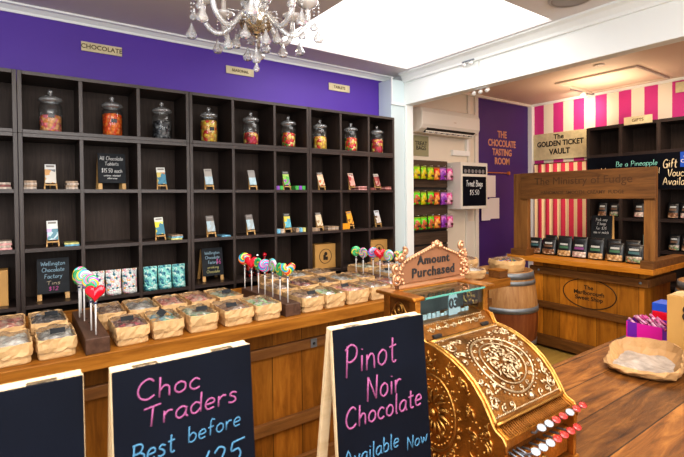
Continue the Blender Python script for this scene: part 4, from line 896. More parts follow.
# ornament of the left side panel
def sp_(y, z, h=0): return (XA-h, y, z)
def side_orn(fn, mir=1):
    m = MB(); cy, cz = .682, 1.03
    for r_, wd in ((.072, .0026), (.020, .002)): m.tube([fn(cy+r_*.85*cos(2*pi*i/44), cz+r_*1.12*sin(2*pi*i/44), .001) for i in range(44)], wd, 6, closed=True)
    for i in range(30): a = 2*pi*i/30+.1; spiral(fn, m, cy+.083*.85*cos(a), cz+.083*1.12*sin(a), .006, a, 1.1, .0016, 1 if i % 2 else -1, .001, 12)
    for i in range(34): a = 2*pi*i/34; m.ball(fn(cy+.062*.85*cos(a), cz+.062*1.12*sin(a), .001), .003, 6)
    for i in range(14):
        a = 2*pi*i/14; leaf(fn, m, cy+.016*cos(a), cz+.02*sin(a), .030, a-.2, .0036, .0018)
    for i in range(12):
        a = 2*pi*i/12+.2; spiral(fn, m, cy+.045*.85*cos(a), cz+.047*1.12*sin(a), .007, a, 1.2, .0018, 1 if i % 2 else -1)
    m.ball(fn(cy, cz, .002), .009, 10)
    q = random.Random(11)
    spots = [(.585, 1.07), (.575, 1.02), (.56, .975), (.60, .955), (.64, .945), (.70, .94), (.54, 1.01), (.535, .96), (.60, 1.115), (.64, 1.128), (.69, 1.14), (.74, 1.145), (.76, 1.10), (.78, 1.05), (.785, .98), (.79, 1.16), (.75, .95), (.545, 1.04), (.81, 1.12), (.81, 1.02), (.82, .95)]
    for (y, z) in spots:
        spiral(fn, m, y, z, q.uniform(.008, .012), q.uniform(0, 6), 1.3, .0021, q.choice((-1, 1)))
        for k in range(4): leaf(fn, m, y+q.uniform(-.01, .01), z+q.uniform(-.012, .012), q.uniform(.01, .018), q.uniform(0, 6.28), .0026)
        for k in range(6): m.ball(fn(y+q.uniform(-.018, .018), z+q.uniform(-.02, .02), .0006), q.uniform(.0014, .0032), 6)
    m.v = [p for p in m.v]
    return m
rb(side_orn(sp_), 'side_scrollwork', BRASSL)
rb(side_orn(lambda y, z, h=0: (XB+h, y, z)), 'side_scrollwork', BRASSL)
# rounded edge bead along the side profile
for x_ in (XA+.002, XB-.002): m = MB(); m.tube([(x_, y, z) for y, z in PROF[4:18]], .003, 8); rb(m, 'side_bead', BRASSL)
# sloping shelf below the glass with slots and ribs
m = MB(); m.hexa([(XA+.01, .712, 1.168), (XB-.01, .712, 1.168), (XB-.01, .742, 1.19), (XA+.01, .742, 1.19)], [(XA+.01, .710, 1.176), (XB-.01, .710, 1.176), (XB-.01, .738, 1.204), (XA+.01, .738, 1.204)])
sh = rb(m, 'sloping_shelf', BRASSD, bevel=.001)
m = MB()
for i in range(30): x = XA+.03+(XB-XA-.06)*i/29; m.ball((x, .725, 1.1915), .0024, 6); m.ball((x, .735, 1.2015), .0017, 6)
for i in range(8): spiral(lambda x, s, h: (x, .725+s*.7, 1.1915+s*.7+h), m, XA+.04+(XB-XA-.08)*i/7, 0, .0085, i, 1.2, .0015, 1 if i % 2 else -1)
m.v = [(p[0]-RX, p[1]-RY, p[2]-RZ) for p in m.v]; m.build('shelf_relief', SILVER, sh)
for x_ in (XA+.032, XB-.058): m = MB(); m.box(x_, x_+.026, .7085, .716, 1.177, 1.1835); m.v = [(p[0]-RX, p[1]-RY, p[2]-RZ) for p in m.v]; m.build('slot', DARK, sh)
# display case
m = MB()
for x0, x1 in ((XA, XA+.016), (XB-.016, XB)):
    m.box(x0, x1, .735, .755, 1.203, 1.262); m.box(x0, x1, .825, .845, 1.203, 1.262)
m.box(XA, XA+.016, .755, .825, 1.203, 1.21); m.box(XB-.016, XB, .755, .825, 1.203, 1.21)
m.box(XA+.016, XB-.016, .8425, .845, 1.203, 1.21)
cs = rb(m, 'display_frame', BRASS, bevel=.0015)
for x_ in (XA+.003, XB-.009): m = MB(); m.box(x_, x_+.006, .755, .825, 1.21, 1.262); rb(m, 'display_end_panel', BRASSD)
m = MB()
spiral(lambda y, z, h: (XA+.002-h, y, z), m, .79, 1.233, .018, -1.5, 1.5, .0026)
m.tube([(XA+.002, .762+.056*i/10, 1.218+.032*sin(pi*i/10)) for i in range(11)], .002, 6)
for s in (.762, .775, .79, .805, .818): m.ball((XA+.002, s, 1.214), .0035, 6)
spiral(lambda y, z, h: (XB-.010-h, y, z), m, .79, 1.233, .018, -1.5, 1.5, .0035)
for i in range(16): m.ball((XB-.010, q.uniform(.762, .82), q.uniform(1.214, 1.255)), q.uniform(.003, .006), 6)
rb(m, 'display_scrollwork', BRASSL)
m = MB(); m.box(XA+.016, XB-.016, .738, .741, 1.204, 1.260); rb(m, 'front_glass', CASEGL)
m = MB(); m.box(XA+.016, XB-.016, .839, .842, 1.204, 1.260); rb(m, 'rear_glass', CASEGL)
m = MB(); m.box(XA+.024, XB-.022, .728, .815, 1.264, 1.2685); gt = rb(m, 'top_glass', GREENGL)
m = MB(); m.box(XA+.024, XB-.022, .7262, .728, 1.264, 1.2685); m.v = [(p[0]-RX, p[1]-RY, p[2]-RZ) for p in m.v]; m.build('glass_edge', GREENEDGE, gt)
m = MB(); m.box(XA-.012, XA+.024, .728, .862, 1.262, 1.271); m.box(XB-.022, XB+.022, .728, .862, 1.262, 1.271); m.box(XA+.024, XB-.022, .815, .862, 1.262, 1.271); rb(m, 'top_frame', BRASS, bevel=.003)
m = MB(); m.box(XA+.018, XB-.018, .80, .805, 1.205, 1.258); rb(m, 'display_back_plate', plain('green_black', (.020, .024, .022), .5))  # even near-black green plate behind the tabs
# tabs
q = random.Random(5)
for i in range(13):
    x = XA+.024+i*.0155; m = MB(); hh = .013+q.uniform(-.003, .004)
    m.box(x, x+.013, .765, .768, 1.200, 1.200+hh, None)
    t = rb(m, 'indicator_tab', TABG, bevel=.0015)
m = MB(); m.box(.868, .900, .757, .761, 1.200, 1.245); m.prism([(.868, 1.245), (.900, 1.245), (.896, 1.254), (.872, 1.254)], .757, .761, 1); t = rb(m, 'indicator_tab', TABG, bevel=.001)
fontmesh('03', .034, INK, t, (.884-RX, .7565-RY, 1.231-RZ), bold=.0012)
# top sign
SY = .835
POLY = [(.770, 1.279), (1.008, 1.279), (1.012, 1.30), (1.004, 1.325), (.985, 1.342), (.950, 1.354), (.922, 1.364), (.904, 1.370), (.886, 1.367), (.845, 1.354), (.805, 1.342), (.785, 1.335), (.772, 1.318), (.767, 1.298)]
m = MB(); m.prism(POLY, SY-.004, SY+.004, 1); sgn = rb(m, 'amount_purchased_sign', COPPERP, bevel=.001)
def sg(x, z, h=0): return (x, SY-.004-h, z)
m = MB(); PP = POLY+[POLY[0]]
m.tube([(x, SY-.002, z) for x, z in POLY], .0045, 8, closed=True)
for i in range(1, len(PP)-1):
    (x0, z0), (x1, z1) = PP[i], PP[i+1]; k = max(1, int(hypot(x1-x0, z1-z0)/.0085))
    for j in range(k): m.ball((x0+(x1-x0)*j/k, SY-.006, z0+(z1-z0)*j/k), .0045, 6)
for (x, z, r_, a0, dr_) in ((.762, 1.293, .017, 1.5, 1), (.757, 1.322, .012, -1.5, -1), (.775, 1.345, .012, 0, 1), (.788, 1.362, .010, 2, -1), (1.020, 1.292, .015, 1.5, -1), (1.018, 1.318, .012, -1.5, 1), (1.008, 1.340, .012, 3, -1), (1.002, 1.362, .012, 1, 1), (.904, 1.373, .009, .5, 1), (.890, 1.369, .008, 2, -1), (.918, 1.367, .008, 1, 1)):
    spiral(sg, m, x, z, r_, a0, 1.4, .0042, dr_, .001, 22)
for i in range(46):
    s = i % 2; m.ball((( .755+q.uniform(0, .03)) if s else (1.0+q.uniform(0, .025)), SY-.003, q.uniform(1.28, 1.366)), q.uniform(.003, .006), 6)
m.box(.765, 1.015, SY-.008, SY+.008, 1.271, 1.279)
m.v = [(p[0]-RX, p[1]-RY, p[2]-RZ) for p in m.v]; m.build('scroll_border', COPPER, sgn)
for t_, z, sz, w_ in (('Amount', 1.334, .031, 1.05), ('Purchased', 1.303, .034, 1.02)):
    o = fontmesh(t_, sz, INK, sgn, (.893-RX, SY-.0052-RY, z-RZ), bold=.0007, spacing=1.14, sx=w_)
# keys in two rows with levers
m = MB()
m.hexa([(XA+.012, .508, 1.02), (XB-.012, .508, 1.02), (XB-.012, .535, 1.03), (XA+.012, .535, 1.03)], [(XA+.012, .507, 1.040), (XB-.012, .507, 1.040), (XB-.012, .533, 1.054), (XA+.012, .533, 1.054)])
rb(m, 'key_shelf', BRASS, bevel=.002)
m = MB()
for i in range(34): x = XA+.022+(XB-XA-.044)*i/33; m.tube([(x, .5075, 1.0415), (x, .531, 1.0545)], .0016, 5)
rb(m, 'key_shelf_ribs', BRASSD)
for row, (y, z, xa, xb, cols) in enumerate(((.486, 1.048, .822, .982, 'WWRRWRR'), (.468, 1.026, .772, .9228, 'WWWRRRR'))):
    for i, c_ in enumerate(cols):
        x = xa+(xb-xa)*i/6; m = MB()
        m.tube([(x, .512, z-.020), (x, (y+.512)/2, z-.016), (x, y+.008, z-.008), (x, y, z-.004)], .0024, 6)
        kl = rb(m, 'key_lever', STEEL)
        m = MB(); Mx = Matrix.Rotation(.45, 4, 'X')
        m.lathe([(0, -.002), (.0092, -.0018), (.0102, 0), (.0092, .0014), (0, .0018)], 16, (x, y, z), Mx @ Matrix.Scale(.82, 4, (0, 1, 0)) @ Matrix.Scale(1.12, 4, (1, 0, 0)))
        m.v = [(p[0]-RX, p[1]-RY, p[2]-RZ) for p in m.v]; m.build('key_top', KEYW if c_ == 'W' else KEYR, kl)
for i in range(3):
    x = XA+.022+i*.0135; m = MB(); m.tube([(x, .512, 1.012), (x+.004, .492, 1.006), (x+.010, .478, .992)], .0022, 6); rb(m, 'key_lever', STEEL)

# ------------------------------------------------------------------ things on the till counter, right
q = random.Random(21)
e = empty('open_paper_bag', (1.752, .658, .9), 'open kraft paper bag lying flat, lined with grey, on the till counter', 'paper bag')
def bag_ring(w, d, z, j, sk=0):
    return [(a, b_, max(.0015, c_+sk*a-sk*.4*b_)) for a, b_, c_ in rr_ring(w, d, z, 40, j, q, .38)]
m = MB(); m.loft([bag_ring(.25, .19, .0015, 0), bag_ring(.285, .225, .010, .003), bag_ring(.30, .24, .026, .004, .03), bag_ring(.30, .24, .040, .005, .14), bag_ring(.288, .228, .043, .004, .14), bag_ring(.268, .21, .030, .004, .03), bag_ring(.235, .18, .008, .003)], False, True, False)
ob = m.build('paper_bag', plain('kraft_dark', (.38, .215, .088), .65, bump=.5, bscale=30, var=.18, vscale=14), e)
m = MB(); m.grid(lambda u, v: ((u-.5)*.255*(1-.25*abs(v-.5)), (v-.5)*.20*(1-.2*abs(u-.5)), .011+.006*sin(7*u)*sin(9*v)+.02*abs(u-.5)**2+q.uniform(-.002, .002)), 12, 10, False)
m.build('lining', plain('grey_lining', (.34, .28, .23), .6, var=.3, vscale=30), e)
e.rotation_euler = (0, 0, .25); e.scale = (.9, .92, 1.1)
e = empty('sherbet_display_box', (2.11, .775, .9), 'open purple and magenta box of pink sweets on the till counter', 'box')
e.rotation_euler = (0, 0, 0)
Wd, Dd = .10, .13
m = MB(); m.box(-Wd/2, Wd/2, -Dd/2, -Dd/2+.002, 0, .075); m.box(-Wd/2, Wd/2, Dd/2-.002, Dd/2, 0, .075); m.box(-Wd/2, Wd/2, -Dd/2, Dd/2, 0, .002); m.box(Wd/2-.002, Wd/2, -Dd/2, Dd/2, 0, .08)
m.build('carton', PURBOX, e); MB().box(-Wd/2-.001, -Wd/2+.001, -Dd/2, Dd/2, 0, .072).build('front_flap', MAGBOX, e)
MB().box(-Wd/2-.0016, -Wd/2-.001, .025, .06, .012, .072).build('corner_panel', PURBOX, e)
m = MB()
for i in range(26):
    x, y = q.uniform(-.04, .035), q.uniform(-.052, .052); a = q.uniform(-.5, .5); z = q.uniform(.055, .085); l = .03
    m.tube([(x-l*cos(a)*.4, y-l*sin(a+1.2)*.8, z-.01), (x+l*cos(a)*.4, y+l*sin(a+1.2)*.8, z+.012)], .006, 6)
m.box(-.046, .044, -.06, .06, .002, .05)
m.build('pink_sweets', PINKSW, e)
e = empty('blue_carton', (2.25, .765, .9), 'small blue carton standing behind the magenta box', 'box')
MB().box(-.05, .05, -.075, .032, 0, .138).build('carton', BLUEBOX, e, .001)
m = MB(); m.box(-.0512, -.0502, -.07, .03, .03, .105); m.build('printed_band', RED, e)
e = empty('wooden_price_block', (2.0, .53, .9), 'pale wooden box with a dark figure eight at the right picture edge', 'box')
MB().box(0, .05, -.05, .145, 0, .218).build('box_body', plain('pale_ply', (.50, .28, .085), .5, var=.1, vscale=6), e, .002)
fontmesh('8', .085, BURN, e, (-.001, .075, .155), (pi/2, 0, -pi/2), name='numeral', bold=.002)
m = MB(); m.prism([(-.048, .218), (.14, .218), (.12, .232), (.07, .240)], .004, .046, 0); m.build('handle', plain('ply_top', (.62, .42, .20), .5), e, .002)
e = empty('leaning_sign', (1.72, .43, .9), 'small black framed sign leaning at the right picture edge', 'sign')
T = Matrix.Rotation(.28, 4, 'Y')
MB().box(.003, .010, -.10, .055, .008, .20, T).build('board', BOARD, e)
for a_ in ((.055, .065, .003, .205), (-.11, -.10, .003, .205), (-.10, .055, .003, .012), (-.10, .055, .196, .205)): MB().box(0, .014, a_[0], a_[1], a_[2], a_[3], T).build('frame_edge', PINEX, e, .0008, seg=1)

# ------------------------------------------------------------------ barrels
def barrel(x, y, label, R0=.245, R1=.290, H=.81):
    e = empty('wine_barrel', (x, y, 0), label, 'barrel', 'oak wine barrels')
    rad = lambda t: R0+(R1-R0)*sin(pi*t)
    n = 56; pr = lambda a, b_: [(rad(a+(b_-a)*i/8), H*(a+(b_-a)*i/8)) for i in range(9)]
    m = MB(); m.lathe(pr(.56, 1.0)+[(R0-.02, H), (R0-.022, H-.03), (0, H-.03)], n); m.build('upper_staves', BARREL, e)
    m = MB(); m.lathe([(0, .0)]+pr(0, .56), n); m.build('stained_middle', BARRELR, e)
    for a, b_ in ((.0, .075), (.17, .235), (.555, .615), (.86, .905), (.925, .995)):
        m = MB(); m.lathe([(rad(a)+.001, H*a), (rad(a)+.006, H*a), (rad(b_)+.006, H*b_), (rad(b_)+.001, H*b_)], n); m.build('hoop', STEEL, e)
    m = MB()
    for k in range(14): aa = 2*pi*k/14; m.ball(((R0+.006)*cos(aa), (R0+.006)*sin(aa), H*.96), .006, 6)
    m.build('rivets', SILVER, e)
barrel(3.735, 2.575, 'oak wine barrel with grey hoops carrying a paper basket, beside the cart')
barrel(4.44, 1.16, 'oak wine barrel at the right picture edge beside the cart')
basket(3.70, 2.53, .7803, .16, .13, GUM, 'wide paper basket of bright wrapped sweets on the wine barrel')

# ------------------------------------------------------------------ fudge cart
A0, A1 = 1.485, 2.78
e = empty('fudge_cart', (4.45, (A0+A1)/2, 0), 'rustic wooden cart with two posts and a lettered header board', 'market cart')
ox, oy = 4.45, (A0+A1)/2
def cb(n, m, mat, bevel=.003, par=None):
    m.v = [(p[0]-ox, p[1]-oy, p[2]) for p in m.v]; return m.build(n, mat, par or e, bevel)
cb('cart_top', MB().box(4.08, 4.84, A0-.015, A1+.01, .855, .9), CARTY)
body = cb('plank_body', MB().box(4.22, 4.78, A0+.10, A1-.20, .05, .855), CARTV)
cb('rail', MB().box(4.185, 4.22, A0+.06, A1-.18, .73, .80), CARTD)
cb('rail', MB().box(4.185, 4.22, A0+.06, A1-.18, .40, .46), CARTD); cb('rail', MB().box(4.18, 4.22, A0+.06, A1-.18, .03, .13), CARTD)
cb('rail', MB().box(4.20, 4.78, A0+.055, A0+.10, .73, .80), CARTD); cb('rail', MB().box(4.20, 4.78, A0+.055, A0+.10, .40, .46), CARTD)
cb('base', MB().box(4.24, 4.76, A0+.12, A1-.22, 0, .05), CARTD)
for y in (1.60, 2.50): 
    m = MB(); m.lathe([(.012, 0), (.012, .006), (.006, .012), (0, .013)], 10, (4.185, y, .765), Matrix.Rotation(-pi/2, 4, 'Y')); cb('bolt', m, STEEL, 0)
for y0, y1 in ((1.475, 1.556), (2.588, 2.741)):
    cb('sill_beam', MB().box(4.10, 4.82 if y0 < 2 else 4.245, y0, y1+.015, .9, .962), CARTD)
    cb('post', MB().box(4.13, 4.19, y0, y1, .962, 1.722), CARTZ)
hd = cb('header_board', MB().box(4.105, 4.13, 1.462, 2.642, 1.466, 1.722), CARTD)
HY = 2.06
fontmesh('The Ministry of Fudge', .098, BURN2, hd, (4.1035-ox, HY-oy, 1.632), (pi/2, 0, -pi/2), bold=0, sx=1.0)
fontmesh('HANDMADE  SMOOTH  CREAMY  FUDGE', .042, BURN2, hd, (4.1035-ox, HY-oy, 1.525), (pi/2, 0, -pi/2), bold=.0006, sx=.95)
m = MB(); ey, ez = 2.035, .598
m.tube([(4.2185, ey+.235*cos(2*pi*i/60), ez+.135*sin(2*pi*i/60)) for i in range(60)], .0045, 6, closed=True); cb('oval_mark', m, BURN, 0, body)
fontmesh('The\nMarlborough\nSweet Shop', .052, BURN, body, (4.2185-ox, ey-oy, ez+.005), (pi/2, 0, -pi/2), bold=.001, lead=.95)

# fudge pouches on the cart and on the back shelves
FUD = [candy('fudge_tan', [(.62, .40, .20), (.72, .52, .30), (.55, .33, .15)], 40), candy('fudge_choc', [(.22, .10, .05), (.5, .32, .2), (.3, .16, .09)], 40), candy('fudge_pale', [(.72, .56, .50), (.66, .42, .40), (.75, .66, .58)], 40), candy('fudge_mix', [(.6, .52, .44), (.42, .24, .13), (.25, .35, .2)], 40)]
LBL = dict(green=plain('label_green', (.05, .14, .08), .5), purple=plain('label_purple', (.20, .06, .22), .5), teal=plain('label_teal', (.05, .13, .15), .5), brown=plain('label_brown', (.14, .08, .05), .5))
def fpouch(x, y, z, fi, lb, label, group, w=.125, h=.185, rz=-pi/2, cat_='pouch'):
    e = empty('fudge_pouch', (x, y, z), label, cat_, group, rz)
    m = MB(); rings = []
    for i in range(9):
        t = i/8; dd = .045*(1-t)**.6*(1 if i else .85)+.003; ww = w/2*(1-.10*t)*(1 if i else .94)
        rings.append([(ww*c_, dd*s_, h*t) for c_, s_ in [(max(-1, min(1, 1.15*cos(2*pi*j/18))), sin(2*pi*j/18)) for j in range(18)]])
    m.loft(rings, True, True, True); m.build('bag', BLACKP, e)
    def patch(z0, z1, wf, off):
        g = MB()
        def f(u, v):
            zz = z0+(z1-z0)*v; t = zz/h; dd = .045*(1-t)**.6+.003; xx = (u*2-1)*wf; 
            return (w/2*(1-.10*t)*xx, -dd*sqrt(max(0, 1-(xx/1.15)**2))-off, zz)
        g.grid(f, 8, 4); return g
    patch(.012, .062, .86, .0016).build('clear_window', FUD[fi], e)
    patch(.082, .105, .62, .0016).build('label_band', LBL[lb], e)
    patch(.112, .130, .55, .0016).build('printed_name', plain('pouch_print', (.42, .44, .44), .6) if 'pouch_print' not in MATS else MATS['pouch_print'], e)
    return e
for x, y, fi, lb, t_ in ((4.36, 2.636, 1, 'teal', 'black fudge pouch with chocolate pieces beside the left cart post'), (4.36, 2.485, 1, 'brown', 'smaller black fudge pouch, second from the left cart post'), (4.36, 2.325, 0, 'green', 'black fudge pouch with tan fudge and green label, third along the cart'),
        (4.36, 2.178, 2, 'purple', 'black fudge pouch with pale pink fudge and purple label'), (4.36, 2.03, 0, 'green', 'black fudge pouch with tan fudge in front of the little chalkboard'), (4.36, 1.863, 0, 'green', 'black fudge pouch with tan fudge, second from the right cart post'), (4.36, 1.708, 3, 'teal', 'black fudge pouch with mixed pieces beside the right cart post')):
    fpouch(x, y, .9008, fi, lb, t_, 'fudge pouches in the front row on the cart', .15, .165 if y > 2.4 or y < 1.9 else .20)
for i, (y, fi) in enumerate(((2.56, 1), (2.41, 3), (2.25, 2), (1.95, 0), (1.79, 3))):
    fpouch(4.53, y, .9008, fi, 'brown', ['black pouch behind the two left front pouches', 'black pouch peeping between the second and third front pouches', 'black pouch behind the pale pink fudge pouch', 'black pouch behind the tan fudge pouch by the chalkboard', 'black pouch in the rear row near the right cart post'][i], 'fudge pouches in the rear row on the cart', .135, .185)
e = empty('easel_chalkboard', (4.68, 2.135, .9025), 'small chalkboard with white writing standing on the cart', 'chalkboard', None, -pi/2+.05)
T = Matrix.Rotation(-.12, 4, 'X')
MB().box(-.105, .085, -.006, .002, .06, .395, T).build('board', BOARDG, e); m = MB(); m.box(-.10, -.085, .003, .013, .002, .39, T); m.box(.066, .081, .003, .013, .002, .39, T); m.build('leg', PINE, e)
m = MB(); m.hexa([(.068, .10, 0), (.083, .10, 0), (.083, .11, 0), (.068, .11, 0)], [(.068, .062, .385), (.083, .062, .385), (.083, .072, .385), (.068, .072, .385)]); m.hexa([(.086, .02, .0), (.11, .02, .0), (.11, .03, .0), (.086, .03, .0)], [(.086, .045, .39), (.095, .045, .39), (.095, .055, .39), (.086, .055, .39)]); m.build('back_leg', PINE, e)
m = MB()
for t_, zz, ww in (('Pick any', .34, .11), ('3 bags', .30, .085), ('for $25', .255, .10), ('mix or match', .215, .14)): chalk(m, t_, -.01-ww/2, zz, .028, ww, -.0066, r=.0013, n=4)
m.v = [tuple(T @ Vector(p)) for p in m.v]; m.build('lettering', WHITEC, e)
# ------------------------------------------------------------------ back shelf on the striped wall
e = empty('dark_shelving', (5.65, 2.0, 0), 'dark brown wall shelving with fudge pouches on the striped wall', 'shelf')
def sb(n, m, mat, bevel=0):
    m.v = [(p[0]-5.65, p[1]-2.0, p[2]) for p in m.v]; return m.build(n, mat, e, bevel)
ys = [2.59, 2.245, 1.885, 1.53, 1.17, .81]
for y in ys: sb('side_panel' if y in (2.59, .81) else 'divider', MB().box(5.36, 5.645, y-.018, y+.018, .0, 2.27), SHELF)
for z in (2.255, 1.94, 1.565, 1.232, .905, .55, .2): sb('shelf_board', MB().box(5.362, 5.645, .81, 2.59, z-.017, z+.017), wood('dark_shelf_y', (.020, .013, .012), (.034, .023, .021), (.05, .036, .033), 'Y', 9, 18, rough=.4, bump=.1) if 'dark_shelf_y' not in MATS else MATS['dark_shelf_y'])
sb('back_panel', MB().box(5.635, 5.648, .81, 2.59, 0, 2.27), SHELFB)
e = empty('chalkboard_sign', (5.355, 2.0, 1.73), 'long black chalk banner offering gift vouchers across the wall shelving', 'chalkboard')
MB().box(-.012, 0, -1.19, .59, -.172, .192).build('board', BOARD, e)
def wtext(t_, y, z, h, w, mat):
    m = MB(); chalk(m, t_, 0, 0, h, w, 0, r=h*.06, n=5); m.v = [(-.0125+p[1], -(p[0])+y, p[2]+z) for p in m.v]; m.build('lettering', mat, e)
wtext('Be a Pineapple', .285, .075, .055, .40, TEALC); wtext('Stand tall', .22, -.01, .055, .36, CREAMC); wtext('Hidden', .53, .01, .06, .22, CREAMC)
wtext('Gift', -.16, .04, .085, .125, CREAMC); wtext('Vouchers', -.20, -.05, .075, .27, CREAMC); wtext('Available', -.16, -.135, .075, .28, CREAMC)
e = empty('notice_sign', (5.341, 1.62, 1.86), 'small blue printed notice on the chalk banner', 'notice')
MB().box(-.002, 0, -.08, .07, -.09, .06).build('sheet', BLUEBOX, e); fontmesh('GIFT\nCARDS', .045, PAPER, e, (-.003, -.005, -.01), (pi/2, 0, -pi/2), bold=.0006)
SHP = [(2.46, 1.2498, 'left shelf cell under the banner, first pouch'), (2.335, 1.2498, 'left shelf cell under the banner, second pouch'), (2.085, 1.2498, 'shelf beside the right cart post, behind it'), (1.965, 1.2498, 'shelf behind the right cart post, its neighbour'), (1.775, 1.2498, 'right of the right cart post, upper shelf, first pouch'), (1.665, 1.2498, 'right of the right cart post, upper shelf, at the picture edge'), (1.765, .9228, 'right of the right cart post, lower shelf, first pouch'), (1.655, .9228, 'right of the right cart post, lower shelf, at the picture edge')]
for y, z, t_ in SHP: fpouch(5.44, y, z, [1, 2, 3][int(y*100) % 3], 'brown', 'black fudge pouch on the '+t_ if not t_.startswith('right') else 'black fudge pouch '+t_, 'fudge pouches on the wall shelving', .105, .165)
o = MB().box(-.04, .04, -.07, .07, 0, .15).build('green_tin', plain('sage_green', (.16, .24, .20), .5), None, .003); o.location = (5.45, 1.975, .9228); tag(o, 'pale green box on the wall shelving behind the right cart post', 'box')
plaque(5.30, 2.29, .27, .085, 'GIFTS', 'cream plaque on the top edge of the dark wall shelving', y=2.07, size=.045, face='right')
e = [o for o in bpy.data.objects if o.get('label', '').startswith('cream plaque on the top edge')][0]; e.location = (5.352, 2.07, 2.29)
plaque(5.64, 2.62, .08, .11, '', 'small cream card hung high on the pink stripe', y=1.79, size=.04, face='right')
e = [o for o in bpy.data.objects if o.get('label', '').startswith('small cream card')][0]; e.location = (5.652, 1.79, 2.62)

# golden ticket sign and striped curtain
e = empty('golden_ticket_sign', (5.655, 3.08, 2.137), 'cream sign reading The Golden Ticket Vault on the striped wall', 'sign')
MB().box(-.02, 0, -.355, .355, -.172, .172).build('sign_board', PLAQUE, e, .002)
fontmesh('The', .085, INK, e, (-.021, .01, .115), (pi/2, 0, -pi/2), bold=.002); fontmesh('GOLDEN TICKET', .092, INK, e, (-.021, .0, .030), (pi/2, 0, -pi/2), bold=.003, sx=.86); fontmesh('VAULT', .098, INK, e, (-.021, 0, -.075), (pi/2, 0, -pi/2), bold=.003, sx=.9)
e = empty('striped_curtain', (5.62, 3.06, 0), 'red and cream striped cloth hanging below the golden ticket sign', 'curtain')
m = MB(); m.grid(lambda u, v: (.012*sin(u*44)*(.5+.5*v)-.01, .345-.69*u, 1.91-v*.99-(.015 if v > .9 else 0)*sin(u*20)), 80, 10); m.build('cloth', FABRIC, e)
MB().tube([(.0, .36, 1.915), (.0, -.36, 1.915)], .008, 8).build('curtain_rod', CARTD, e)

# ------------------------------------------------------------------ far cream wall: air conditioner, bags on pallet boards, treat box, papers
e = empty('air_conditioner', (3.87, 3.495, 2.18), 'white split air conditioner on the cream wall', 'air conditioner')
m = MB(); pf = [(0, 0), (-.10, 0), (-.165, .035), (-.185, .075), (-.185, .20), (-.16, .255), (-.05, .265), (0, .265)]
m.prism(pf, -.47, .47, 0); m.build('casing', WHITEA, e, .012)
m = MB(); m.hexa([(-.38, -.12, -.002), (.40, -.12, -.002), (.40, -.172, .04), (-.38, -.172, .04)], [(-.38, -.112, .004), (.40, -.112, .004), (.40, -.166, .044), (-.38, -.166, .044)]); m.build('air_slot', DARK, e)
m = MB(); m.box(-.38, .40, -.150, -.146, .004, .018)
for i in range(9): m.box(-.36+i*.09, -.345+i*.09, -.160, -.12, -.004, .012)
m.build('louvre', WHITEA, e)
m = MB(); m.box(-.38, .42, -.145, -.06, -.012, -.004); m.build('flap', WHITEA, e, .002)
MB().box(.02, .06, -.1865, -.185, .12, .126).build('badge', SILVER, e)
e = empty('wall_conduit', (4.30, 3.499, 2.0), 'white cable duct with small junction box below the air conditioner', 'cable duct')
m = MB(); m.box(-.25, .05, -.035, 0, -.03, .03); m.box(.0, .03, -.035, 0, .03, .17); m.build('duct', WHITE, e, .003)
e = empty('hanging_rack', (3.68, 3.499, 0), 'dark pallet board rack for hanging sweet bags', 'rack')
for i, (z0, z1) in enumerate(((1.745, 1.895), (1.60, 1.725), (1.44, 1.575), (1.29, 1.415), (1.13, 1.265), (.98, 1.11), (.84, .96), (.70, .82))):
    MB().box(-.30, .29, -.022, -.010, z0, z1).build('board', PALLET, e, .002)
MB().box(-.30, .29, -.009, -.001, .68, 1.89).build('back_board', DARK, e)
for z in (1.80, 1.53, 1.27):
    for i in range(6): MB().tube([(-.27+i*.105, -.022, z+.030), (-.27+i*.105, -.13, z+.030)], .002, 5).build('hook', CHROME, e)
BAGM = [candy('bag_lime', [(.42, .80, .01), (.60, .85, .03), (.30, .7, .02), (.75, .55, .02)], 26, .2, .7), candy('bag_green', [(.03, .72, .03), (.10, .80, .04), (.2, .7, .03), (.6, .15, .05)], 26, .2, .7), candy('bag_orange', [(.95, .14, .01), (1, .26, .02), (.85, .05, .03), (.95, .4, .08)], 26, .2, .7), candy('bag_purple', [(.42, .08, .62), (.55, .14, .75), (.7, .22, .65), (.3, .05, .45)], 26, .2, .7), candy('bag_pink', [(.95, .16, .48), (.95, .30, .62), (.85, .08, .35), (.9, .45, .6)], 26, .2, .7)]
BN = ['lime green', 'bright green', 'orange', 'purple', 'pink']
def hangbag(x, z, k, label):
    e = empty('sweet_bag', (x, 3.40, z), label, 'sweet bag', 'bags of sweets hanging on the pallet boards', rnd.uniform(-.12, .12))
    m = MB(); rings = []
    for i in range(8):
        t = i/7; dd = .022*sin(pi*min(1, t*1.0+.02))**.6+.002; rings.append([(.044*max(-1, min(1, 1.12*cos(2*pi*j/14)))*(1-.12*sin(pi*t)*(.5+.5*cos(2*pi*j/7))), dd*sin(2*pi*j/14), -.125+.125*t) for j in range(14)])
    m.loft(rings, True, True, True); m.build('bag', BAGM[k], e)
    MB().box(-.043, .043, -.0025, .0025, -.014, .012).build('header_card', plain('card_'+BN[k].split()[-1], [x_*.6 for x_ in [(.45, .6, .05), (.2, .6, .08), (.8, .25, .05), (.5, .25, .6), (.85, .4, .6)][k]], .4) if 'card_'+BN[k].split()[-1] not in MATS else MATS['card_'+BN[k].split()[-1]], e)
    MB().ball((.01, -.026, -.085), .016, 8, (1.3, .1, .8)).build('printed_picture', MATS['bag_dark'] , e)
plain('bag_dark', (.10, .03, .03), .4)
rown = ['top row', 'middle row', 'bottom row']
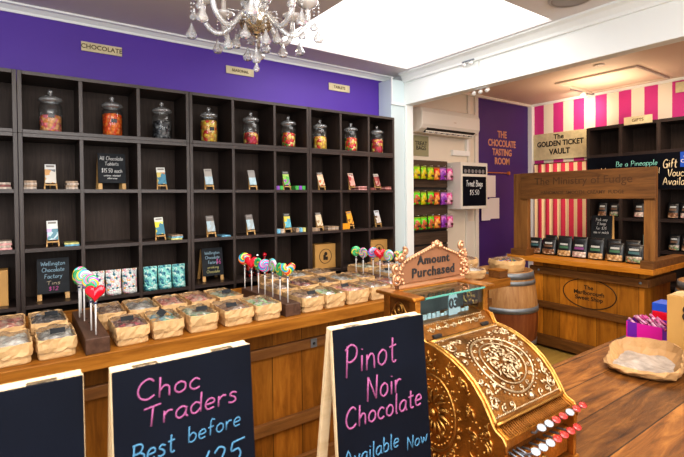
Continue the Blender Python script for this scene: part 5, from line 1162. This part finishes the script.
for r_, (z, ks) in enumerate(((1.812, [0, 0, 0, 2, 3, 4]), (1.54, [1, 0, 1, 2, 3, 4]), (1.28, [1, 1, 1, 2, 3, 4]))):
    for i, k in enumerate(ks):
        pos = ['first from the post', 'second from the post', 'third from the post', 'fourth from the post', 'fifth from the post', 'beside the white cabinet'][i]
        hangbag(3.405+i*.102+rnd.uniform(-.006, .006), z+rnd.uniform(-.01, .004), k, f'{BN[k]} bag of sweets, {rown[r_]}, {pos}')
e = empty('treat_bag_cabinet', (4.215, 3.499, 1.355), 'white wall cabinet with a chalkboard door reading treat bags', 'cabinet')
MB().box(-.235, .235, -.20, 0, 0, .525).build('cabinet_body', WHITEA, e, .003)
m = MB(); m.box(-.235, .235, -.206, -.2005, 0, .525); fr = m.build('door', WHITEA, e, .002)
MB().box(-.205, .205, -.208, -.2062, .035, .365).build('chalk_panel', BOARD, fr); MB().box(-.205, .205, -.208, -.2062, .395, .485).build('window_panel', plain('dark_window', (.03, .03, .035), .15, coat=.5), fr)
m = MB()
for i in range(6): m.ball((-.16+i*.062, -.2082, .425), .026, 8, (1, .05, .9))
m.build('bags_inside', plain('grey_inside', (.22, .20, .2), .4), fr)
m = MB(); chalk(m, 'Treat Bags', -.155, .255, .07, .30, -.2085, r=.0035); chalk(m, '$5.50', -.09, .16, .055, .17, -.2085, r=.003); m.build('lettering', WHITEC, fr)
for (x, z, w, h, t_) in ((4.80, 1.62, .17, .27, 'white paper sheet pinned highest on the deep purple wall'), (4.86, 1.345, .20, .26, 'white paper sheet pinned below the highest one'), (4.66, 1.33, .17, .26, 'white paper sheet half hidden behind the treat bag cabinet'), (4.63, 1.60, .12, .26, 'cream paper sheet beside the treat bag cabinet')):
    o = MB().box(-w/2, w/2, -.002, 0, -h/2, h/2).build('hanging_paper', PAPER); o.location = (x, 3.474 if x < 4.75 else 3.497, z); tag(o, t_, 'paper sheet', 'papers pinned to the purple wall')
e = empty('wall_lettering', (5.03, 3.498, 2.12), 'gold lettering The Chocolate Tasting Room on the purple wall', 'lettering')
for i, (t_, w_) in enumerate((('THE', 1), ('CHOCOLATE', .92), ('TASTING', .95), ('ROOM', 1))): fontmesh(t_, .118, GOLDT, e, (0, 0, .155-.113*i), (pi/2, 0, 0), bold=.003, sx=w_*.88, ext=.002)
e = empty('orange_rail', (4.93, 3.499, 1.79), 'thin orange rail with end block on the purple wall', 'rail')
m = MB(); m.box(-.26, .2, -.02, -.002, -.006, .006); m.build('rail', plain('orange_paint', (.50, .17, .03), .5), e, .002); MB().box(.2, .23, -.03, -.002, -.02, .02).build('end_block', MATS['orange_paint'], e, .002)

# ------------------------------------------------------------------ ceiling fittings
e = empty('ceiling_speaker', (2.80, 1.45, ZC), 'round grey speaker grille in the ceiling beside the skylight', 'speaker')
MB().lathe([(.0, -.006), (.105, -.006), (.118, -.010), (.125, -.004), (.125, 0)], 36).build('grille', plain('grille_grey', (.33, .30, .29), .7), e)
MB().lathe([(.118, -.011), (.130, -.011), (.134, -.001)], 36).build('rim', plain('rim_grey', (.5, .46, .44), .5), e)
def track(x, y, z, n, label, bar_len, ax='Y'):
    e = empty('track_light', (x, y, z), label, 'spotlight', 'small white spotlights on the beam'); e.scale = (.62, .8, .62)
    MB().box(-.012, .012, -bar_len/2, bar_len/2, -.012, 0).build('track_bar', STEEL if n == 2 else WHITE, e)
    for i in range(n):
        yy = (i-(n-1)/2)*bar_len*.62; h = MB(); Mx = Matrix.Rotation(.5-.4*i, 4, 'X') @ Matrix.Rotation(.7, 4, 'Y')
        h.tube([(0, yy, -.012), (0, yy, -.03)], .004, 6); h.lathe([(0, .02), (.016, .018), (.022, 0), (.024, -.028), (.018, -.03), (0, -.026)], 14, (0, yy, -.045), Mx); h.build('spot_head', WHITE, e)
track(3.12, 2.50, 2.65, 2, 'pair of white spotlights on the upper edge of the white beam', .15)
track(3.20, 2.43, 2.414, 3, 'cluster of three white spotlights beneath the white beam', .14)
o = MB().box(3.1465, 3.1495, 2.405, 2.412, 2.42, 2.63).build('surface_cord', plain('cable_grey', (.55, .55, .52), .5)); tag(o, 'thin cable running down the face of the white beam', 'cable')
e = empty('far_spotlight', (5.42, 2.66, ZC), 'lit spotlight on a dark track near the striped wall', 'spotlight')
MB().box(-.30, .30, -.014, .014, -.020, 0).build('track_bar', STEEL, e); MB().lathe([(.02, 0), (.03, -.02), (.034, -.05), (.028, -.052)], 16, (-.02, 0, -.02)).build('spot_head', WHITE, e); MB().lathe([(0, 0), (.026, .001)], 16, (-.02, 0, -.069)).build('bulb', FLAME, e)
o = MB().lathe([(0, -.008), (.045, -.008), (.05, 0)], 20).build('smoke_detector', WHITEA); o.location = (4.45, 2.05, ZC); tag(o, 'small flat round detector on the far ceiling', 'detector')

# ------------------------------------------------------------------ chandelier
CH = (.873, 1.86, 2.305)
e = empty('chandelier', CH, 'crystal chandelier with curved glass arms and hanging drops', 'chandelier')
BOWL = plain('mirror_glass', (.80, .74, .66), .12, .8, coat=.5)
m = MB(); m.lathe([(.008, -.078), (.018, -.070), (.040, -.060), (.066, -.036), (.076, -.006), (.072, .012), (.058, .020), (.02, .024)], 20, smooth=False); bw = m.build('bowl', BOWL, e)
m = MB()
for k in range(16):
    for s in (-1, 1): m.tube([(.0775*sin(pi/2*(.25+.75*t))*cos(2*pi*k/16+s*t*1.1), .0775*sin(pi/2*(.25+.75*t))*sin(2*pi*k/16+s*t*1.1), -.074+.07*(1-cos(pi/2*t))**.8) for t in [i/8 for i in range(9)]], .0016, 5)
m.build('cut_pattern', SILVER, bw)
m = MB(); m.lathe([(.02, .02), (.016, .04), (.028, .06), (.034, .085), (.022, .11), (.015, .14), (.03, .17), (.036, .20), (.02, .23), (.013, .30), (.013, .39), (.03, .42), (.05, .435)], 18); m.build('stem', CRYSTAL, e)
m = MB(); m.tube([(0, 0, -.078), (0, 0, -.10)], .003, 6); m.ball((0, 0, -.088), .007, 8); fin = m.build('finial', SILVER, e)
def drop(m, c, L_, w, n=8):
    w *= 1.5; L_ *= 1.12
    m.lathe([(.0015, 0), (.004, -L_*.08), (w*.45, -L_*.38), (w*.92, -L_*.66), (w, -L_*.76), (w*.72, -L_*.92), (0, -L_)], n, c, None, False)
def chain(m, c, k, st=.017, r=.0055):
    for i in range(k): m.ball((c[0], c[1], c[2]-i*st), r, 8)
NARM = 8
for k in range(NARM):
    a = 2*pi*k/NARM+.28; ca, sa = cos(a), sin(a)
    prof = [(.045, .01), (.075, -.005), (.105, -.045), (.140, -.075), (.178, -.075), (.212, -.045), (.228, 0), (.228, .045)]
    m = MB(); pts = cat([(p[0], p[1]) for p in prof], 4); m.tube([(r_*ca, r_*sa, z) for r_, z in pts], .0118, 10); arm = m.build('arm', CRYSTAL, e)
    cx, cy_ = .228*ca, .228*sa
    m = MB(); m.lathe([(.006, .042), (.018, .045), (.040, .056), (.052, .072), (.050, .074), (.036, .062), (.012, .054)], 18, (cx, cy_, 0)); m.build('drip_dish', PEACH, arm)
    m = MB(); m.lathe([(.010, .055), (.013, .07), (.0125, .14), (0, .142)], 12, (cx, cy_, 0)); m.build('candle_sleeve', PEACH, arm)
    m = MB(); m.lathe([(.004, .142), (.012, .16), (.010, .18), (0, .21)], 10, (cx, cy_, 0)); m.build('bulb', FLAME, arm)
    m = MB()
    for j in (-1, 0, 1):
        b_ = a+j*.9; px, py = cx+.05*cos(b_), cy_+.05*sin(b_)
        if j == 0: chain(m, (px, py, .066), 6); drop(m, (px, py, -.035), .066, .017)
        elif k % 2 == (j > 0): chain(m, (px, py, .066), 3); drop(m, (px, py, .015), .05, .013)
    m.build('crystal_drops', CRYSTAL, arm)
    # second, lower drops hung from the arm's dip
    if True:
        b_ = a+.39; m = MB(); px, py = (.125 if k % 2 else .10)*cos(b_), (.125 if k % 2 else .10)*sin(b_)
        m.tube([(.05*cos(b_), .05*sin(b_), .015), (px, py, .010)], .0025, 5); chain(m, (px, py, .0), 6 if k % 2 else 4, .016); z_ = -.095 if k % 2 else -.063; drop(m, (px, py, z_), .062, .0165); m.build('crystal_drops', CRYSTAL, e)
m = MB(); chain(m, (0, 0, -.104), 2); drop(m, (0, 0, -.125), .075, .015); drop(m, (0, 0, -.19), .05, .010); m.build('crystal_drops', CRYSTAL, e)
for k in range(4):
    a = 2*pi*k/4+.5; m = MB(); cx, cy_ = .055*cos(a), .055*sin(a); m.tube([(.02*cos(a), .02*sin(a), .22), (cx, cy_, .20)], .003, 5); chain(m, (cx, cy_, .19), 4); drop(m, (cx, cy_, .125), .07, .017); m.build('crystal_drops', CRYSTAL, e)
m = MB(); m.tube([(0, 0, .43), (0, 0, ZC-CH[2]-.03)], .006, 8); m.lathe([(0, ZC-CH[2]-.04), (.04, ZC-CH[2]-.03), (.055, ZC-CH[2])], 20); m.build('ceiling_rose', CHROME, e)

# ------------------------------------------------------------------ lights
def area(name, loc, sx_, sy_, power, col=(1, 1, 1), rot=(0, 0, 0), spread=pi):
    l = bpy.data.lights.new(name, 'AREA'); l.shape = 'RECTANGLE'; l.size = sx_; l.size_y = sy_; l.energy = power; l.color = col; l.spread = spread
    o = bpy.data.objects.new(name, l); COL.objects.link(o); o.location = loc; o.rotation_euler = rot; return o
def spot(name, loc, target, power, col, size=1.2, blend=.6, rad=.04):
    l = bpy.data.lights.new(name, 'SPOT'); l.energy = power; l.color = col; l.spot_size = size; l.spot_blend = blend; l.shadow_soft_size = rad
    o = bpy.data.objects.new(name, l); COL.objects.link(o); o.location = loc; o.rotation_euler = (Vector(target)-Vector(loc)).to_track_quat('-Z', 'Y').to_euler(); return o
area('ceiling_fill', (-.2, -1.2, 1.9), 2, 1.2, 85, (1, .97, .94), (pi, 0, 0))  # unseen lamp added behind the camera to lift the ceiling
area('skylight_lamp', (2.2, 2.40, 2.70), 1.1, 1.2, 9, (1, .98, .95))
area('overhead_fill', (.3, .2, 2.68), 2.2, 1.6, 44, (1, .96, .92))  # added overhead fill for the counter fronts, no fitting modelled
area('side_fill', (-1.7, -1.0, 1.8), 1.8, 1.6, 26, (.86, .93, 1), (R(85), 0, R(-60)))  # cool fill lamp out of view on the left
area('front_fill', (1.0, -2.1, 1.9), 4.2, 1.5, 70, (1, .97, .93), (R(84), 0, 0))  # added frontal fill, stands in for unseen shop windows
area('far_room_light', (4.5, 1.2, 2.68), 1.2, 1.6, 26, (1, .84, .66))
spot('striped_wall_spot', (5.30, 2.66, 2.62), (5.66, 2.9, 2.45), 9, (1, .82, .6), 2.6, 1)
spot('counter_spot', (3.0, 1.2, 2.6), (1.5, 2.3, .9), 40, (1, .90, .78), 1.1, .8)
spot('counter_spot', (.5, .9, 2.65), (.5, 2.4, .9), 38, (1, .92, .82), 1.1, .8)
spot('cart_fill', (2.7, 1.3, 2.3), (4.2, 2.05, .7), 62, (1, .80, .54), 1.1, .8)  # extra lamp put in to brighten the front of the cart
area('far_ceiling_fill', (5.0, 2.3, 2.35), .5, .5, 5, (1, .76, .5), (pi, 0, 0))  # added lamp facing up, warms and brightens the far ceiling
spot('curtain_fill', (4.7, 2.75, 2.6), (5.6, 3.05, 1.2), 34, (1, .88, .72), 1.0, .8)  # added lamp that lifts the dim curtain
spot('till_spot', (1.2, -.3, 2.6), (1.4, .7, 1.0), 26, (1, .86, .68), 1.0, .8)
w = bpy.data.worlds.new('world'); SC.world = w; w.use_nodes = True
w.node_tree.nodes['Background'].inputs[0].default_value = (.85, .92, 1, 1); w.node_tree.nodes['Background'].inputs[1].default_value = .35
SC.view_settings.view_transform = 'Standard'
try: SC.view_settings.look = 'Medium High Contrast'
except Exception: pass
SC.view_settings.exposure = .38
SC.cycles.use_denoising = True
SC.cycles.max_bounces = 8; SC.cycles.transparent_max_bounces = 24; SC.cycles.diffuse_bounces = 4; SC.cycles.glossy_bounces = 4
SC.cycles.caustics_reflective = False; SC.cycles.caustics_refractive = False; SC.cycles.sample_clamp_indirect = 4
